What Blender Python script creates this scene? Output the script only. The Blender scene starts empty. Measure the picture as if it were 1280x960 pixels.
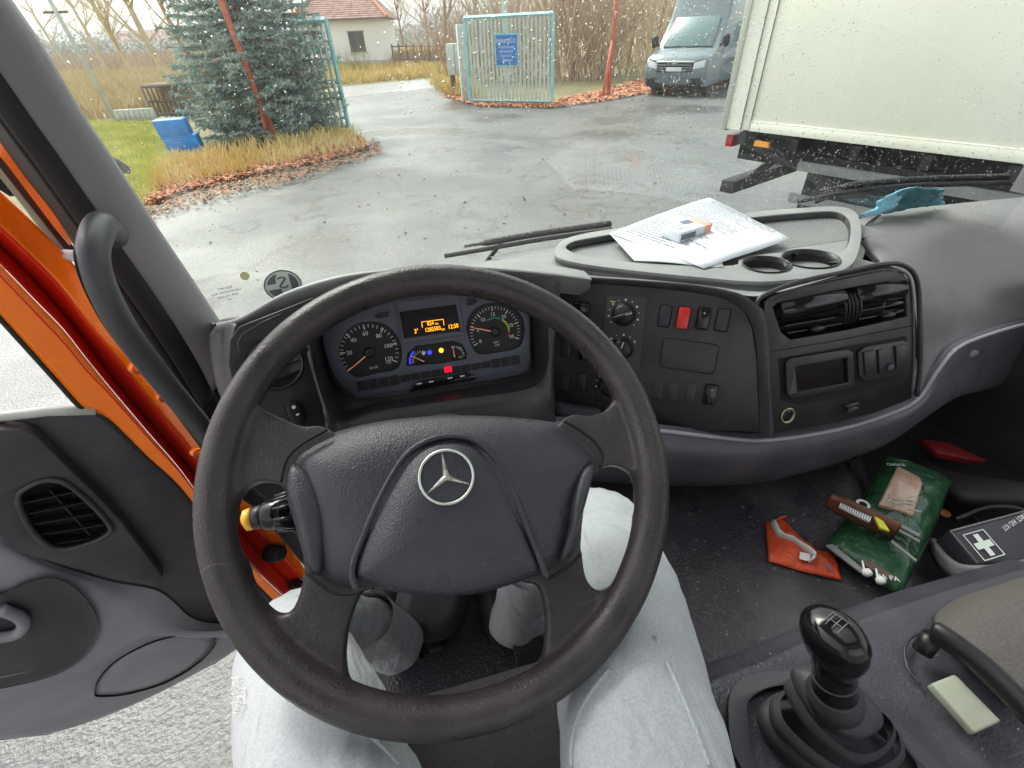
import bpy, bmesh, math, random
from math import sin, cos, pi, radians, sqrt, atan2, exp
from mathutils import Vector, Matrix, noise
random.seed(7)
sc = bpy.context.scene
COL = sc.collection
# ------------------------------------------------------------------ camera
FPX = 590.0
PITCH, YAW, ROLL, EYE = radians(36.9), radians(13), radians(2.5), 2.1
FW = Vector((sin(YAW)*cos(PITCH), cos(YAW)*cos(PITCH), -sin(PITCH)))
_r0 = Vector((cos(YAW), -sin(YAW), 0)); _u0 = _r0.cross(FW)
RT = _r0*cos(ROLL) - _u0*sin(ROLL); UP = _u0*cos(ROLL) + _r0*sin(ROLL)
CAM = Vector((0, 0, EYE))
cd = bpy.data.cameras.new('camera'); cam = bpy.data.objects.new('camera', cd); COL.objects.link(cam)
cd.sensor_width = 36; cd.lens = FPX/1280*36; cd.clip_start = .02; cd.clip_end = 2000
m = Matrix((RT, UP, -FW)).transposed().to_4x4(); m.translation = CAM
cam.matrix_world = m; sc.camera = cam
# ------------------------------------------------------------------ sky, sun, exposure
SUN_EL, SUN_AZ = radians(48), radians(-25)     # azimuth from +Y towards +X
w = bpy.data.worlds.new('World'); sc.world = w; w.use_nodes = True
nt = w.node_tree; bg = nt.nodes['Background']
sky = nt.nodes.new('ShaderNodeTexSky'); sky.sky_type = 'NISHITA'; sky.sun_disc = False
sky.sun_elevation = SUN_EL; sky.sun_rotation = SUN_AZ; sky.dust_density = 4; sky.air_density = 1.5
hs = nt.nodes.new('ShaderNodeHueSaturation'); hs.inputs['Saturation'].default_value = .25
nt.links.new(sky.outputs[0], hs.inputs['Color']); nt.links.new(hs.outputs[0], bg.inputs['Color'])
bg.inputs['Strength'].default_value = .13
sl = bpy.data.lights.new('sun', 'SUN'); sl.energy = 1.1; sl.angle = radians(25); sl.color = (1, .97, .93)
so = bpy.data.objects.new('sun', sl); COL.objects.link(so)
sd = Vector((sin(SUN_AZ)*cos(SUN_EL), cos(SUN_AZ)*cos(SUN_EL), sin(SUN_EL)))
so.rotation_euler = sd.to_track_quat('Z', 'Y').to_euler()
sc.view_settings.view_transform = 'Standard'; sc.view_settings.look = 'None'
sc.view_settings.exposure = 1.55; sc.view_settings.gamma = 1
sc.cycles.max_bounces = 8; sc.cycles.transparent_max_bounces = 16
sc.cycles.caustics_reflective = False; sc.cycles.caustics_refractive = False

# ------------------------------------------------------------------ helpers
def ray(px, py): return RT*((px-640)/FPX) - UP*((py-480)/FPX) + FW
def at(px, py, X=None, Y=None, Z=None, t=None):
    r = ray(px, py)
    if X is not None: t = X/r.x
    elif Y is not None: t = Y/r.y
    elif Z is not None: t = (Z-EYE)/r.z
    return CAM + r*t
class Fr:
    """a plane in the cab: origin, right, up, outward normal"""
    def __init__(s, o, u, n):
        s.o = Vector(o); s.n = Vector(n).normalized(); s.u = Vector(u).normalized(); s.v = s.n.cross(s.u).normalized()
    def p(s, a, b, c=0): return s.o + s.u*a + s.v*b + s.n*c
    def px(s, x, y, c=0):
        r = ray(x, y); o = s.o + s.n*c
        return CAM + r*((o-CAM).dot(s.n)/r.dot(s.n))
    def uv(s, x, y, c=0):
        q = s.px(x, y, c)-s.o; return (q.dot(s.u), q.dot(s.v))
def cr(p0, p1, p2, p3, t):
    return .5*((2*p1)+(p2-p0)*t+(2*p0-5*p1+4*p2-p3)*t*t+(3*p1-p0-3*p2+p3)*t*t*t)
def resample(pts, k, closed=False):
    n = len(pts); out = []
    if closed:
        for i in range(n):
            for j in range(k):
                out.append(cr(pts[i-1], pts[i], pts[(i+1) % n], pts[(i+2) % n], j/k))
        return out
    for i in range(n-1):
        a = pts[i-1] if i else pts[0]*2-pts[1]
        d = pts[i+2] if i+2 < n else pts[-1]*2-pts[-2]
        for j in range(k): out.append(cr(a, pts[i], pts[i+1], d, j/k))
    out.append(pts[-1].copy()); return out
def V2(l): return [Vector((a, b)) for a, b in l]

WL = {}
def link(o, parent=None, loc=(0, 0, 0)):
    COL.objects.link(o); loc = Vector(loc); WL[o.name] = loc
    if parent is not None:
        o.parent = parent; o.location = loc-WL[parent.name]
    else: o.location = loc
def tag(o, label, cat, group=None, kind=None):
    if label: o['label'] = label
    if cat: o['category'] = cat
    if group: o['group'] = group
    if kind: o['kind'] = kind
    return o
def thing(name, label, cat, loc=(0, 0, 0), group=None):
    o = bpy.data.objects.new(name, None); o.empty_display_size = .1; link(o, None, loc)
    return tag(o, label, cat, group)
def struct(o): o['kind'] = 'structure'; return o

class M:
    def __init__(s): s.v = []; s.f = []
    def add(s, vs, fs):
        k = len(s.v); s.v += [Vector(v) for v in vs]; s.f += [tuple(i+k for i in f) for f in fs]; return s
    def quad(s, a, b, c, d): return s.add([a, b, c, d], [(0, 1, 2, 3)])
    def hexa(s, p): return s.add(p, [(3, 2, 1, 0), (4, 5, 6, 7), (0, 1, 5, 4), (1, 2, 6, 5), (2, 3, 7, 6), (3, 0, 4, 7)])
    def box(s, lo, hi):
        (a, b, c), (d, e, f) = lo, hi
        return s.hexa([(a, b, c), (d, b, c), (d, e, c), (a, e, c), (a, b, f), (d, b, f), (d, e, f), (a, e, f)])
    def fbox(s, F, a0, a1, b0, b1, c0, c1):
        return s.hexa([F.p(a0, b0, c0), F.p(a1, b0, c0), F.p(a1, b1, c0), F.p(a0, b1, c0),
                       F.p(a0, b0, c1), F.p(a1, b0, c1), F.p(a1, b1, c1), F.p(a0, b1, c1)])
    def grid(s, rows, closed=False):
        n = len(rows[0]); vs = [p for r in rows for p in r]; fs = []
        for i in range(len(rows)-1):
            for j in range(n if closed else n-1):
                k = (j+1) % n
                fs.append((i*n+j, i*n+k, (i+1)*n+k, (i+1)*n+j))
        return s.add(vs, fs)
    def tube(s, pts, rad, seg=8, flat=1.0, cap=True, upv=None):
        pts = [Vector(p) for p in pts]; n = len(pts)
        if not hasattr(rad, '__len__'): rad = [rad]*n
        rows = []; prev = Vector(upv) if upv else None
        for i, p in enumerate(pts):
            d = (pts[min(i+1, n-1)]-pts[max(i-1, 0)])
            d = d.normalized() if d.length > 1e-9 else Vector((0, 0, 1))
            if prev is None: prev = Vector((0, 0, 1)) if abs(d.z) < .9 else Vector((1, 0, 0))
            a = (prev-d*prev.dot(d)); a = a.normalized() if a.length > 1e-6 else d.orthogonal().normalized()
            b = d.cross(a); prev = a
            rows.append([p+(a*cos(2*pi*k/seg)+b*sin(2*pi*k/seg)*flat)*rad[i] for k in range(seg)])
        k0 = len(s.v); s.grid(rows, True)
        if cap:
            s.f.append(tuple(k0+i for i in reversed(range(seg))))
            s.f.append(tuple(k0+(n-1)*seg+i for i in range(seg)))
        return s
    def lathe(s, F, prof, seg=32, ang0=0, sx=1, sy=1):
        rows = [[F.p(r*cos(2*pi*k/seg+ang0)*sx, r*sin(2*pi*k/seg+ang0)*sy, c) for k in range(seg)] for r, c in prof]
        k0 = len(s.v); s.grid(rows, True)
        s.f.append(tuple(k0+i for i in reversed(range(seg))))
        s.f.append(tuple(k0+(len(prof)-1)*seg+i for i in range(seg)))
        return s
    def prism(s, F, pts, c0, c1):
        n = len(pts); k = len(s.v)
        s.v += [F.p(a, b, c0) for a, b in pts]+[F.p(a, b, c1) for a, b in pts]
        s.f.append(tuple(k+i for i in reversed(range(n)))); s.f.append(tuple(k+n+i for i in range(n)))
        for i in range(n):
            j = (i+1) % n; s.f.append((k+i, k+j, k+n+j, k+n+i))
        return s
    def build(s, name, mat, parent=None, smooth=False, bevel=0, sub=0, solid=0, label=None, seg=2, angle=40, kind=None, mods=None):
        me = bpy.data.meshes.new(name)
        c = Vector((0, 0, 0))
        if s.v:
            lo = Vector([min(v[i] for v in s.v) for i in range(3)]); hi = Vector([max(v[i] for v in s.v) for i in range(3)]); c = (lo+hi)/2
            if parent is None: c.z = lo.z
        me.from_pydata([v-c for v in s.v], [], s.f); me.update()
        me.materials.append(mat)
        if smooth: me.polygons.foreach_set('use_smooth', [True]*len(me.polygons))
        o = bpy.data.objects.new(name, me); link(o, parent, c)
        if solid:
            md = o.modifiers.new('solid', 'SOLIDIFY'); md.thickness = abs(solid); md.offset = -1 if solid > 0 else 1
        if bevel:
            md = o.modifiers.new('bevel', 'BEVEL'); md.width = bevel; md.segments = seg; md.limit_method = 'ANGLE'; md.angle_limit = radians(angle)
            if not smooth: me.polygons.foreach_set('use_smooth', [True]*len(me.polygons))
            md.harden_normals = False
        if sub:
            md = o.modifiers.new('sub', 'SUBSURF'); md.levels = sub; md.render_levels = sub
        if label: o['label'] = label
        if kind: o['kind'] = kind
        return o
def fixn(o):
    bm = bmesh.new(); bm.from_mesh(o.data); bmesh.ops.recalc_face_normals(bm, faces=bm.faces); bm.to_mesh(o.data); bm.free(); return o
def curve_mesh(cu, name, F, c, mat, parent, bevel_smooth=False, mirror=False):
    tmp = bpy.data.objects.new('tmp', cu); COL.objects.link(tmp)
    bpy.context.view_layer.update()
    dg = bpy.context.evaluated_depsgraph_get()
    me = bpy.data.meshes.new_from_object(tmp.evaluated_get(dg)); bpy.data.objects.remove(tmp)
    me.name = name
    pts = [F.p(-v.co.x if mirror else v.co.x, v.co.y, c+v.co.z) for v in me.vertices]
    if not pts: pts = [F.o.copy()]
    lo = Vector([min(v[i] for v in pts) for i in range(3)]); hi = Vector([max(v[i] for v in pts) for i in range(3)]); ce = (lo+hi)/2
    for v, q in zip(me.vertices, pts): v.co = q-ce
    me.materials.clear(); me.materials.append(mat); me.update()
    o = bpy.data.objects.new(name, me); link(o, parent, ce); return o
def fill2d(name, F, outer, holes, c0, c1, mat, parent, bevel=0, seg=2):
    """flat plate with holes; outer/holes are lists of (a,b); between heights c0 and c1"""
    cu = bpy.data.curves.new(name, 'CURVE'); cu.dimensions = '2D'; cu.fill_mode = 'BOTH'; cu.extrude = (c1-c0)/2
    for lp in [outer]+holes:
        sp = cu.splines.new('POLY'); sp.points.add(len(lp)-1); sp.use_cyclic_u = True
        for i, (a, b) in enumerate(lp): sp.points[i].co = (a, b, 0, 1)
    o = curve_mesh(cu, name, F, (c0+c1)/2, mat, parent)
    bm = bmesh.new(); bm.from_mesh(o.data); bmesh.ops.remove_doubles(bm, verts=bm.verts, dist=1e-6)
    bmesh.ops.recalc_face_normals(bm, faces=bm.faces); bm.to_mesh(o.data); bm.free()
    if bevel:
        md = o.modifiers.new('bevel', 'BEVEL'); md.width = bevel; md.segments = seg; md.limit_method = 'ANGLE'; md.angle_limit = radians(50)
        o.data.polygons.foreach_set('use_smooth', [True]*len(o.data.polygons))
    return o
def text(s, F, a, b, c, size, mat, parent, name='lettering', align='CENTER', rot=0, mirror=False, sx=1, th=.0001):
    cu = bpy.data.curves.new(name, 'FONT'); cu.body = s; cu.size = size; cu.align_x = align; cu.align_y = 'CENTER'; cu.extrude = th; cu.resolution_u = 2
    G = Fr(F.p(a, b, c), F.u*cos(rot)+F.v*sin(rot), F.n)
    if sx != 1:
        G.u = G.u*sx
    return curve_mesh(cu, name, G, 0, mat, parent, mirror=mirror)
def rrect(cx, cy, w, h, r, k=5):
    out = []
    for sx, sy, a0 in ((1, 1, 0), (-1, 1, 90), (-1, -1, 180), (1, -1, 270)):
        for i in range(k+1):
            a = radians(a0+90*i/k); out.append((cx+sx*(w/2-r)+r*cos(a), cy+sy*(h/2-r)+r*sin(a)))
    return out
def circ(cx, cy, r, n=32, ry=None): return [(cx+r*cos(2*pi*i/n), cy+(ry or r)*sin(2*pi*i/n)) for i in range(n)]
def smooth2(pts, k=5): return [(p.x, p.y) for p in resample(V2(pts), k, True)]
def pxl(F, pts, c=0, k=0):
    q = [F.uv(x, y, c) for x, y in pts]
    return smooth2(q, k) if k else q
def loft(name, rows, mat, parent, kc=5, kr=5, solid=0, **kw):
    R = [resample([Vector(p) for p in r], kc) for r in rows]
    cols = [resample([R[i][j] for i in range(len(R))], kr) for j in range(len(R[0]))]
    return M().grid(cols).build(name, mat, parent, smooth=True, solid=solid, **kw)
def dome(F, outline, c0, h, rings=8, p=2.4, wall=.006, centre=None):
    """pillow on an outline (a,b)"""
    cx = sum(a for a, b in outline)/len(outline); cy = sum(b for a, b in outline)/len(outline)
    if centre: cx, cy = centre
    mm = M(); rows = [[F.p(a, b, c0-wall*2) for a, b in outline]]
    for i in range(rings+1):
        s = 1-i/rings*.999; hh = h*(1-s**p)
        rows.append([F.p(cx+(a-cx)*s, cy+(b-cy)*s, c0+hh) for a, b in outline])
    return mm.grid(rows, True)

# ------------------------------------------------------------------ materials
def mat(name, col, rough=.5, metal=0, col2=None, nscale=5, bump=0, bscale=300, bdist=.001, spec=.5, detail=4, coat=0, rvar=0, sheen=0, contrast=(.35, .65), emit=None, estr=0, trans=0, ior=1.45, stretch=None, btype='noise', dust=0, dustcol=(.35, .34, .33), dscale=220, scratch=0, bump2=None):
    mt = bpy.data.materials.new(name); mt.use_nodes = True; n = mt.node_tree; b = n.nodes['Principled BSDF']
    b.inputs['Base Color'].default_value = (*col, 1); b.inputs['Roughness'].default_value = rough; b.inputs['Metallic'].default_value = metal
    b.inputs['Specular IOR Level'].default_value = spec; b.inputs['Coat Weight'].default_value = coat; b.inputs['IOR'].default_value = ior
    b.inputs['Transmission Weight'].default_value = trans; b.inputs['Sheen Weight'].default_value = sheen
    if emit: b.inputs['Emission Color'].default_value = (*emit, 1); b.inputs['Emission Strength'].default_value = estr
    tc = n.nodes.new('ShaderNodeTexCoord'); src = tc.outputs['Object']
    if stretch:
        mp = n.nodes.new('ShaderNodeMapping'); mp.inputs['Scale'].default_value = stretch; n.links.new(src, mp.inputs[0]); src = mp.outputs[0]
    if col2:
        t = n.nodes.new('ShaderNodeTexNoise'); t.inputs['Scale'].default_value = nscale; t.inputs['Detail'].default_value = detail; n.links.new(src, t.inputs['Vector'])
        r = n.nodes.new('ShaderNodeValToRGB'); r.color_ramp.elements[0].position = contrast[0]; r.color_ramp.elements[1].position = contrast[1]
        r.color_ramp.elements[0].color = (*col, 1); r.color_ramp.elements[1].color = (*col2, 1)
        n.links.new(t.outputs['Fac'], r.inputs[0]); n.links.new(r.outputs[0], b.inputs['Base Color'])
    def over(fac_socket, c):
        mx = n.nodes.new('ShaderNodeMix'); mx.data_type = 'RGBA'; cur = b.inputs['Base Color']
        if cur.is_linked: n.links.new(cur.links[0].from_socket, mx.inputs[6])
        else: mx.inputs[6].default_value = (*col, 1)
        mx.inputs[7].default_value = (*c, 1); n.links.new(fac_socket, mx.inputs[0]); n.links.new(mx.outputs[2], cur)
    if dust:
        t = n.nodes.new('ShaderNodeTexNoise'); t.inputs['Scale'].default_value = dscale; t.inputs['Detail'].default_value = 2; n.links.new(src, t.inputs['Vector'])
        big = n.nodes.new('ShaderNodeTexNoise'); big.inputs['Scale'].default_value = 9; big.inputs['Detail'].default_value = 5; n.links.new(src, big.inputs['Vector'])
        r1 = n.nodes.new('ShaderNodeMapRange'); r1.inputs[1].default_value = .66; r1.inputs[2].default_value = .74; n.links.new(t.outputs['Fac'], r1.inputs[0])
        r2 = n.nodes.new('ShaderNodeMapRange'); r2.inputs[1].default_value = .48; r2.inputs[2].default_value = .72; r2.inputs[4].default_value = .35; n.links.new(big.outputs['Fac'], r2.inputs[0])
        ad = n.nodes.new('ShaderNodeMath'); ad.operation = 'MULTIPLY_ADD'; ad.inputs[1].default_value = 1; n.links.new(r1.outputs[0], ad.inputs[0]); n.links.new(r2.outputs[0], ad.inputs[2])
        sc2 = n.nodes.new('ShaderNodeMath'); sc2.operation = 'MULTIPLY'; sc2.use_clamp = True; sc2.inputs[1].default_value = dust; n.links.new(ad.outputs[0], sc2.inputs[0]); over(sc2.outputs[0], dustcol)
    if scratch:
        mp2 = n.nodes.new('ShaderNodeMapping'); mp2.inputs['Scale'].default_value = (9, 160, 40); mp2.inputs['Rotation'].default_value = (.4, .3, .7); n.links.new(tc.outputs['Object'], mp2.inputs[0])
        t = n.nodes.new('ShaderNodeTexNoise'); t.inputs['Scale'].default_value = 1.0; t.inputs['Detail'].default_value = 3; n.links.new(mp2.outputs[0], t.inputs['Vector'])
        r1 = n.nodes.new('ShaderNodeMapRange'); r1.inputs[1].default_value = .68; r1.inputs[2].default_value = .76; r1.inputs[4].default_value = scratch; n.links.new(t.outputs['Fac'], r1.inputs[0]); over(r1.outputs[0], dustcol)
    if rvar:
        t = n.nodes.new('ShaderNodeTexNoise'); t.inputs['Scale'].default_value = nscale*1.7; t.inputs['Detail'].default_value = 6; n.links.new(src, t.inputs['Vector'])
        r = n.nodes.new('ShaderNodeMapRange'); r.inputs[1].default_value = .3; r.inputs[2].default_value = .7; r.inputs[3].default_value = max(0, rough-rvar); r.inputs[4].default_value = min(1, rough+rvar)
        n.links.new(t.outputs['Fac'], r.inputs[0]); n.links.new(r.outputs[0], b.inputs['Roughness'])
    if bump:
        if btype == 'voronoi':
            t = n.nodes.new('ShaderNodeTexVoronoi'); t.inputs['Scale'].default_value = bscale; o_ = t.outputs['Distance']
        else:
            t = n.nodes.new('ShaderNodeTexNoise'); t.inputs['Scale'].default_value = bscale; t.inputs['Detail'].default_value = 3; o_ = t.outputs['Fac']
        n.links.new(src, t.inputs['Vector'])
        bp = n.nodes.new('ShaderNodeBump'); bp.inputs['Strength'].default_value = bump; bp.inputs['Distance'].default_value = bdist
        n.links.new(o_, bp.inputs['Height']); n.links.new(bp.outputs[0], b.inputs['Normal'])
        if bump2:
            mp3 = n.nodes.new('ShaderNodeMapping'); mp3.inputs['Scale'].default_value = bump2[2]; n.links.new(tc.outputs['Object'], mp3.inputs[0])
            t = n.nodes.new('ShaderNodeTexNoise'); t.inputs['Scale'].default_value = bump2[0]; t.inputs['Detail'].default_value = 3; t.inputs['Distortion'].default_value = 1.2; n.links.new(mp3.outputs[0], t.inputs['Vector'])
            b2 = n.nodes.new('ShaderNodeBump'); b2.inputs['Strength'].default_value = .7; b2.inputs['Distance'].default_value = bump2[1]
            n.links.new(t.outputs['Fac'], b2.inputs['Height']); n.links.new(b2.outputs[0], bp.inputs['Normal'])
    return mt
PL = dict(bump=.5, bscale=700, bdist=.0006, rvar=.10, nscale=9, dust=.13, scratch=.10)
mDash = mat('dash_plastic', (.025, .0215, .0255), .42, col2=(.033, .028, .033), **PL)
mDashTop = mat('dash_top_plastic', (.19, .195, .19), .5, col2=(.235, .24, .23), **PL)  # upper dash tone raised: daylight from the windscreen is put into this colour
mDashMid = mat('dash_lower_plastic', (.064, .063, .074), .40, col2=(.080, .079, .092), **PL)
mPass = mat('passenger_dash_lit', (.14, .137, .138), .42, col2=(.18, .178, .174), bump=.6, bscale=500, bdist=.0008, nscale=5, rvar=.1, dust=.15, scratch=.08)  # paler than the other dash plastic; windscreen light is painted into it
mFascia = mat('fascia_plastic', (.019, .0155, .018), .38, col2=(.025, .0205, .024), **PL)
mBlack = mat('black_plastic', (.012, .011, .012), .4, bump=.2, bscale=400, bdist=.0004)
mGloss = mat('gloss_black', (.008, .008, .009), .12, rvar=.05, nscale=20)
mMatte = mat('rubber_black', (.012, .011, .012), .7, bump=.3, bscale=200)
mGroove = mat('groove_black', (.004, .004, .004), .8)
mRim = mat('worn_rim_rubber', (.024, .019, .0195), .38, col2=(.046, .038, .037), nscale=14, bump=.7, bscale=420, bdist=.0009, rvar=.16, contrast=(.4, .75), dust=.28, dustcol=(.16, .13, .125), dscale=320, scratch=.2)
mCover = mat('airbag_leatherette', (.030, .030, .037), .30, col2=(.040, .040, .048), nscale=10, bump=.8, bscale=620, bdist=.0010, rvar=.07)
mChrome = mat('chrome', (.66, .69, .62), .3, 1, rvar=.12, nscale=60)
mChromeDull = mat('brass_ring', (.45, .43, .28), .35, 1)
mClusterFace = mat('cluster_slate', (.085, .09, .115), .55, bump=.2, bscale=900, bdist=.0003)
mGauge = mat('gauge_black', (.013, .011, .012), .55)
mWhite = mat('white_print', (.75, .75, .72), .5)
mRedNeedle = mat('needle_orange', (.75, .28, .18), .5, emit=(1, .3, .15), estr=.12)
mAmber = mat('amber_pixels', (.8, .3, .02), .5, emit=(1, .35, .0), estr=1.0)
mBlueL = mat('blue_lamp', (.02, .02, .6), .5, emit=(.02, .03, 1), estr=.9)
mYellowL = mat('yellow_lamp', (.8, .45, .02), .5, emit=(1, .5, .02), estr=.7)
mRedL = mat('red_lamp', (.8, .01, .01), .5, emit=(1, .0, .02), estr=1.0)
mGreenP = mat('green_print', (.02, .35, .18), .5)
mYellowP = mat('yellow_print', (.6, .6, .03), .5)
mRedP = mat('red_print', (.5, .03, .05), .5)
mBlueP = mat('blue_print', (.05, .15, .5), .5)
mScreen = mat('display_glass', (.010, .006, .006), .22, spec=.25)
mRedSw = mat('red_switch', (.55, .012, .008), .28, coat=.3)
mSwitch = mat('blank_switch', (.026, .022, .026), .4, bump=.2, bscale=600, bdist=.0004)
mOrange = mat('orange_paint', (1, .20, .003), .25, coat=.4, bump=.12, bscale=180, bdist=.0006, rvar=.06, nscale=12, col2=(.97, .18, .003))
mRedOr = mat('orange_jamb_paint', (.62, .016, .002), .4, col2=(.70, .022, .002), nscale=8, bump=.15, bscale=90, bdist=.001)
mPillar = mat('pillar_trim', (.20, .195, .21), .45, col2=(.23, .225, .24), nscale=6, bump=.6, bscale=600, bdist=.0006)
mHandle = mat('grab_handle_plastic', (.055, .055, .06), .42, bump=.6, bscale=500, bdist=.0006, rvar=.08)
mDoorGrey = mat('door_grey', (.215, .215, .24), .42, col2=(.26, .26, .285), **PL)
mDoorDark = mat('door_dark', (.040, .034, .040), .42, col2=(.050, .043, .050), **PL)
mFloor = mat('rubber_floor_mat', (.034, .029, .035), .34, col2=(.060, .055, .063), nscale=7, bump=1, bscale=170, bdist=.0022, rvar=.12, contrast=(.45, .8), dust=.35, dustcol=(.30, .28, .27), dscale=90)
mCarpet = mat('dark_carpet', (.012, .010, .012), .9, bump=1, bscale=400, bdist=.002)
mConsole = mat('console_plastic', (.034, .033, .042), .36, col2=(.050, .048, .060), nscale=6, bump=.9, bscale=230, bdist=.0016, rvar=.1, dust=.22, scratch=.15)
mBoot = mat('gear_boot_rubber', (.045, .043, .05), .5, bump=.2, bscale=200)
mJean = mat('denim', (.32, .335, .345), .9, col2=(.42, .44, .45), nscale=420, detail=2, bump=.5, bscale=700, bdist=.0006, sheen=.15, contrast=(.25, .75), dust=.22, dustcol=(.20, .235, .265), dscale=500, bump2=(8, .030, (1.3, .5, 1)))
mJeanD = mat('denim_seam', (.5, .56, .57), .85, bump=.5, bscale=500)
mSkin = mat('skin', (.55, .3, .2), .5)
mShoe = mat('shoe_leather', (.015, .013, .014), .5, bump=.3, bscale=100)
mSeat = mat('seat_fabric', (.014, .011, .013), .9, col2=(.022, .018, .020), nscale=300, bump=.8, bscale=500, bdist=.001)
mBeige = mat('beige_seat', (.078, .070, .065), .75, col2=(.108, .097, .088), nscale=300, bump=.8, bscale=450, bdist=.001)
mPaper = mat('paper', (.66, .69, .72), .7, bump=.1, bscale=30)
mInk = mat('ink', (.14, .16, .20), .8)
mAsph = None
mWood = mat('weathered_wood', (.14, .10, .08), .8, col2=(.22, .17, .13), nscale=8, stretch=(6, 6, 1))
mConc = mat('pale_concrete', (.5, .52, .47), .8, col2=(.62, .63, .58), nscale=6, bump=.4, bscale=30)
mGate = mat('turquoise_gate_paint', (.26, .56, .60), .5, col2=(.42, .68, .70), nscale=3)
mPost = mat('red_lead_paint', (.55, .13, .07), .6, col2=(.65, .2, .12), nscale=5)

def noise_ground(name, cols, scale, rough, bump, bscale, bdist, extra=None):
    mt = bpy.data.materials.new(name); mt.use_nodes = True; n = mt.node_tree; b = n.nodes['Principled BSDF']; L = n.links.new
    tc = n.nodes.new('ShaderNodeTexCoord')
    t = n.nodes.new('ShaderNodeTexNoise'); t.inputs['Scale'].default_value = scale; t.inputs['Detail'].default_value = 8; t.inputs['Roughness'].default_value = .65; L(tc.outputs['Object'], t.inputs['Vector'])
    r = n.nodes.new('ShaderNodeValToRGB'); els = r.color_ramp.elements
    while len(els) < len(cols): els.new(.5)
    for i, (p, c) in enumerate(cols): els[i].position = p; els[i].color = (*c, 1)
    L(t.outputs['Fac'], r.inputs[0]); L(r.outputs[0], b.inputs['Base Color']); b.inputs['Roughness'].default_value = rough
    g = n.nodes.new('ShaderNodeTexNoise'); g.inputs['Scale'].default_value = bscale; g.inputs['Detail'].default_value = 5; L(tc.outputs['Object'], g.inputs['Vector'])
    bp = n.nodes.new('ShaderNodeBump'); bp.inputs['Strength'].default_value = bump; bp.inputs['Distance'].default_value = bdist; L(g.outputs['Fac'], bp.inputs['Height']); L(bp.outputs[0], b.inputs['Normal'])
    return mt, n, b, r, g, bp, tc
# wet patched asphalt: grain, cracks, damp glossy areas
mAsph, n, b, rr, gg, bp, tc = noise_ground('wet_asphalt', [(.3, (.082, .086, .080)), (.5, (.112, .115, .106)), (.72, (.15, .152, .140))], .55, .5, .7, 60, .012)
L = n.links.new
fn = n.nodes.new('ShaderNodeTexVoronoi'); fn.inputs['Scale'].default_value = 55; L(tc.outputs['Object'], fn.inputs['Vector'])
fr_ = n.nodes.new('ShaderNodeMapRange'); fr_.inputs[3].default_value = .75; fr_.inputs[4].default_value = 1.22; L(fn.outputs['Color'], fr_.inputs[0])
cn = n.nodes.new('ShaderNodeTexNoise'); cn.inputs['Scale'].default_value = .9; cn.inputs['Detail'].default_value = 5; L(tc.outputs['Object'], cn.inputs['Vector'])
mxv = n.nodes.new('ShaderNodeVectorMath'); mxv.operation = 'MULTIPLY_ADD'; mxv.inputs[1].default_value = (1.6, 1.6, 1.6); L(cn.outputs['Color'], mxv.inputs[0]); L(tc.outputs['Object'], mxv.inputs[2])
cv = n.nodes.new('ShaderNodeTexVoronoi'); cv.feature = 'DISTANCE_TO_EDGE'; cv.inputs['Scale'].default_value = .22; L(mxv.outputs[0], cv.inputs['Vector'])
cm = n.nodes.new('ShaderNodeMapRange'); cm.inputs[1].default_value = .0; cm.inputs[2].default_value = .011; cm.inputs[3].default_value = .58; cm.inputs[4].default_value = 1; L(cv.outputs['Distance'], cm.inputs[0])
mu = n.nodes.new('ShaderNodeMath'); mu.operation = 'MULTIPLY'; L(fr_.outputs[0], mu.inputs[0]); L(cm.outputs[0], mu.inputs[1])
vm = n.nodes.new('ShaderNodeVectorMath'); vm.operation = 'SCALE'; L(rr.outputs[0], vm.inputs[0]); L(mu.outputs[0], vm.inputs['Scale']); L(vm.outputs[0], b.inputs['Base Color'])
wt = n.nodes.new('ShaderNodeTexNoise'); wt.inputs['Scale'].default_value = .35; wt.inputs['Detail'].default_value = 6; L(tc.outputs['Object'], wt.inputs['Vector'])
wr = n.nodes.new('ShaderNodeMapRange'); wr.inputs[1].default_value = .42; wr.inputs[2].default_value = .6; wr.inputs[3].default_value = .6; wr.inputs[4].default_value = .16; L(wt.outputs['Fac'], wr.inputs[0]); L(wr.outputs[0], b.inputs['Roughness'])
mField = noise_ground('meadow_soil', [(.3, (.16, .13, .06)), (.5, (.26, .22, .10)), (.7, (.34, .30, .16))], .6, .9, .5, 8, .1)[0]
mVerge = noise_ground('verge_soil', [(.3, (.10, .08, .04)), (.6, (.20, .17, .07))], 1.2, .9, .5, 12, .05)[0]

# ================================================================== STEERING WHEEL
tW = radians(35.6)
FWL = Fr((.006, .334, 1.754), (1, 0, 0), (0, -sin(tW), cos(tW)))
wheel = thing('steering_wheel', 'large black four-spoke steering wheel with a silver three-pointed star on its hub', 'steering wheel', FWL.o)
RW, rW = .2125, .0172
mm = M()
A = 120
mm.grid([[FWL.p((RW+rW*cos(b)*1.0)*cos(a), (RW+rW*cos(b))*sin(a), rW*1.05*sin(b)) for b in [2*pi*k/20 for k in range(20)]] for a in [2*pi*k/A for k in range(A+1)]], True)
NSP = -.006
def spoke_px(poly, c0, c1, k=5):
    q = pxl(FWL, poly, NSP, k)
    return q
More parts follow.
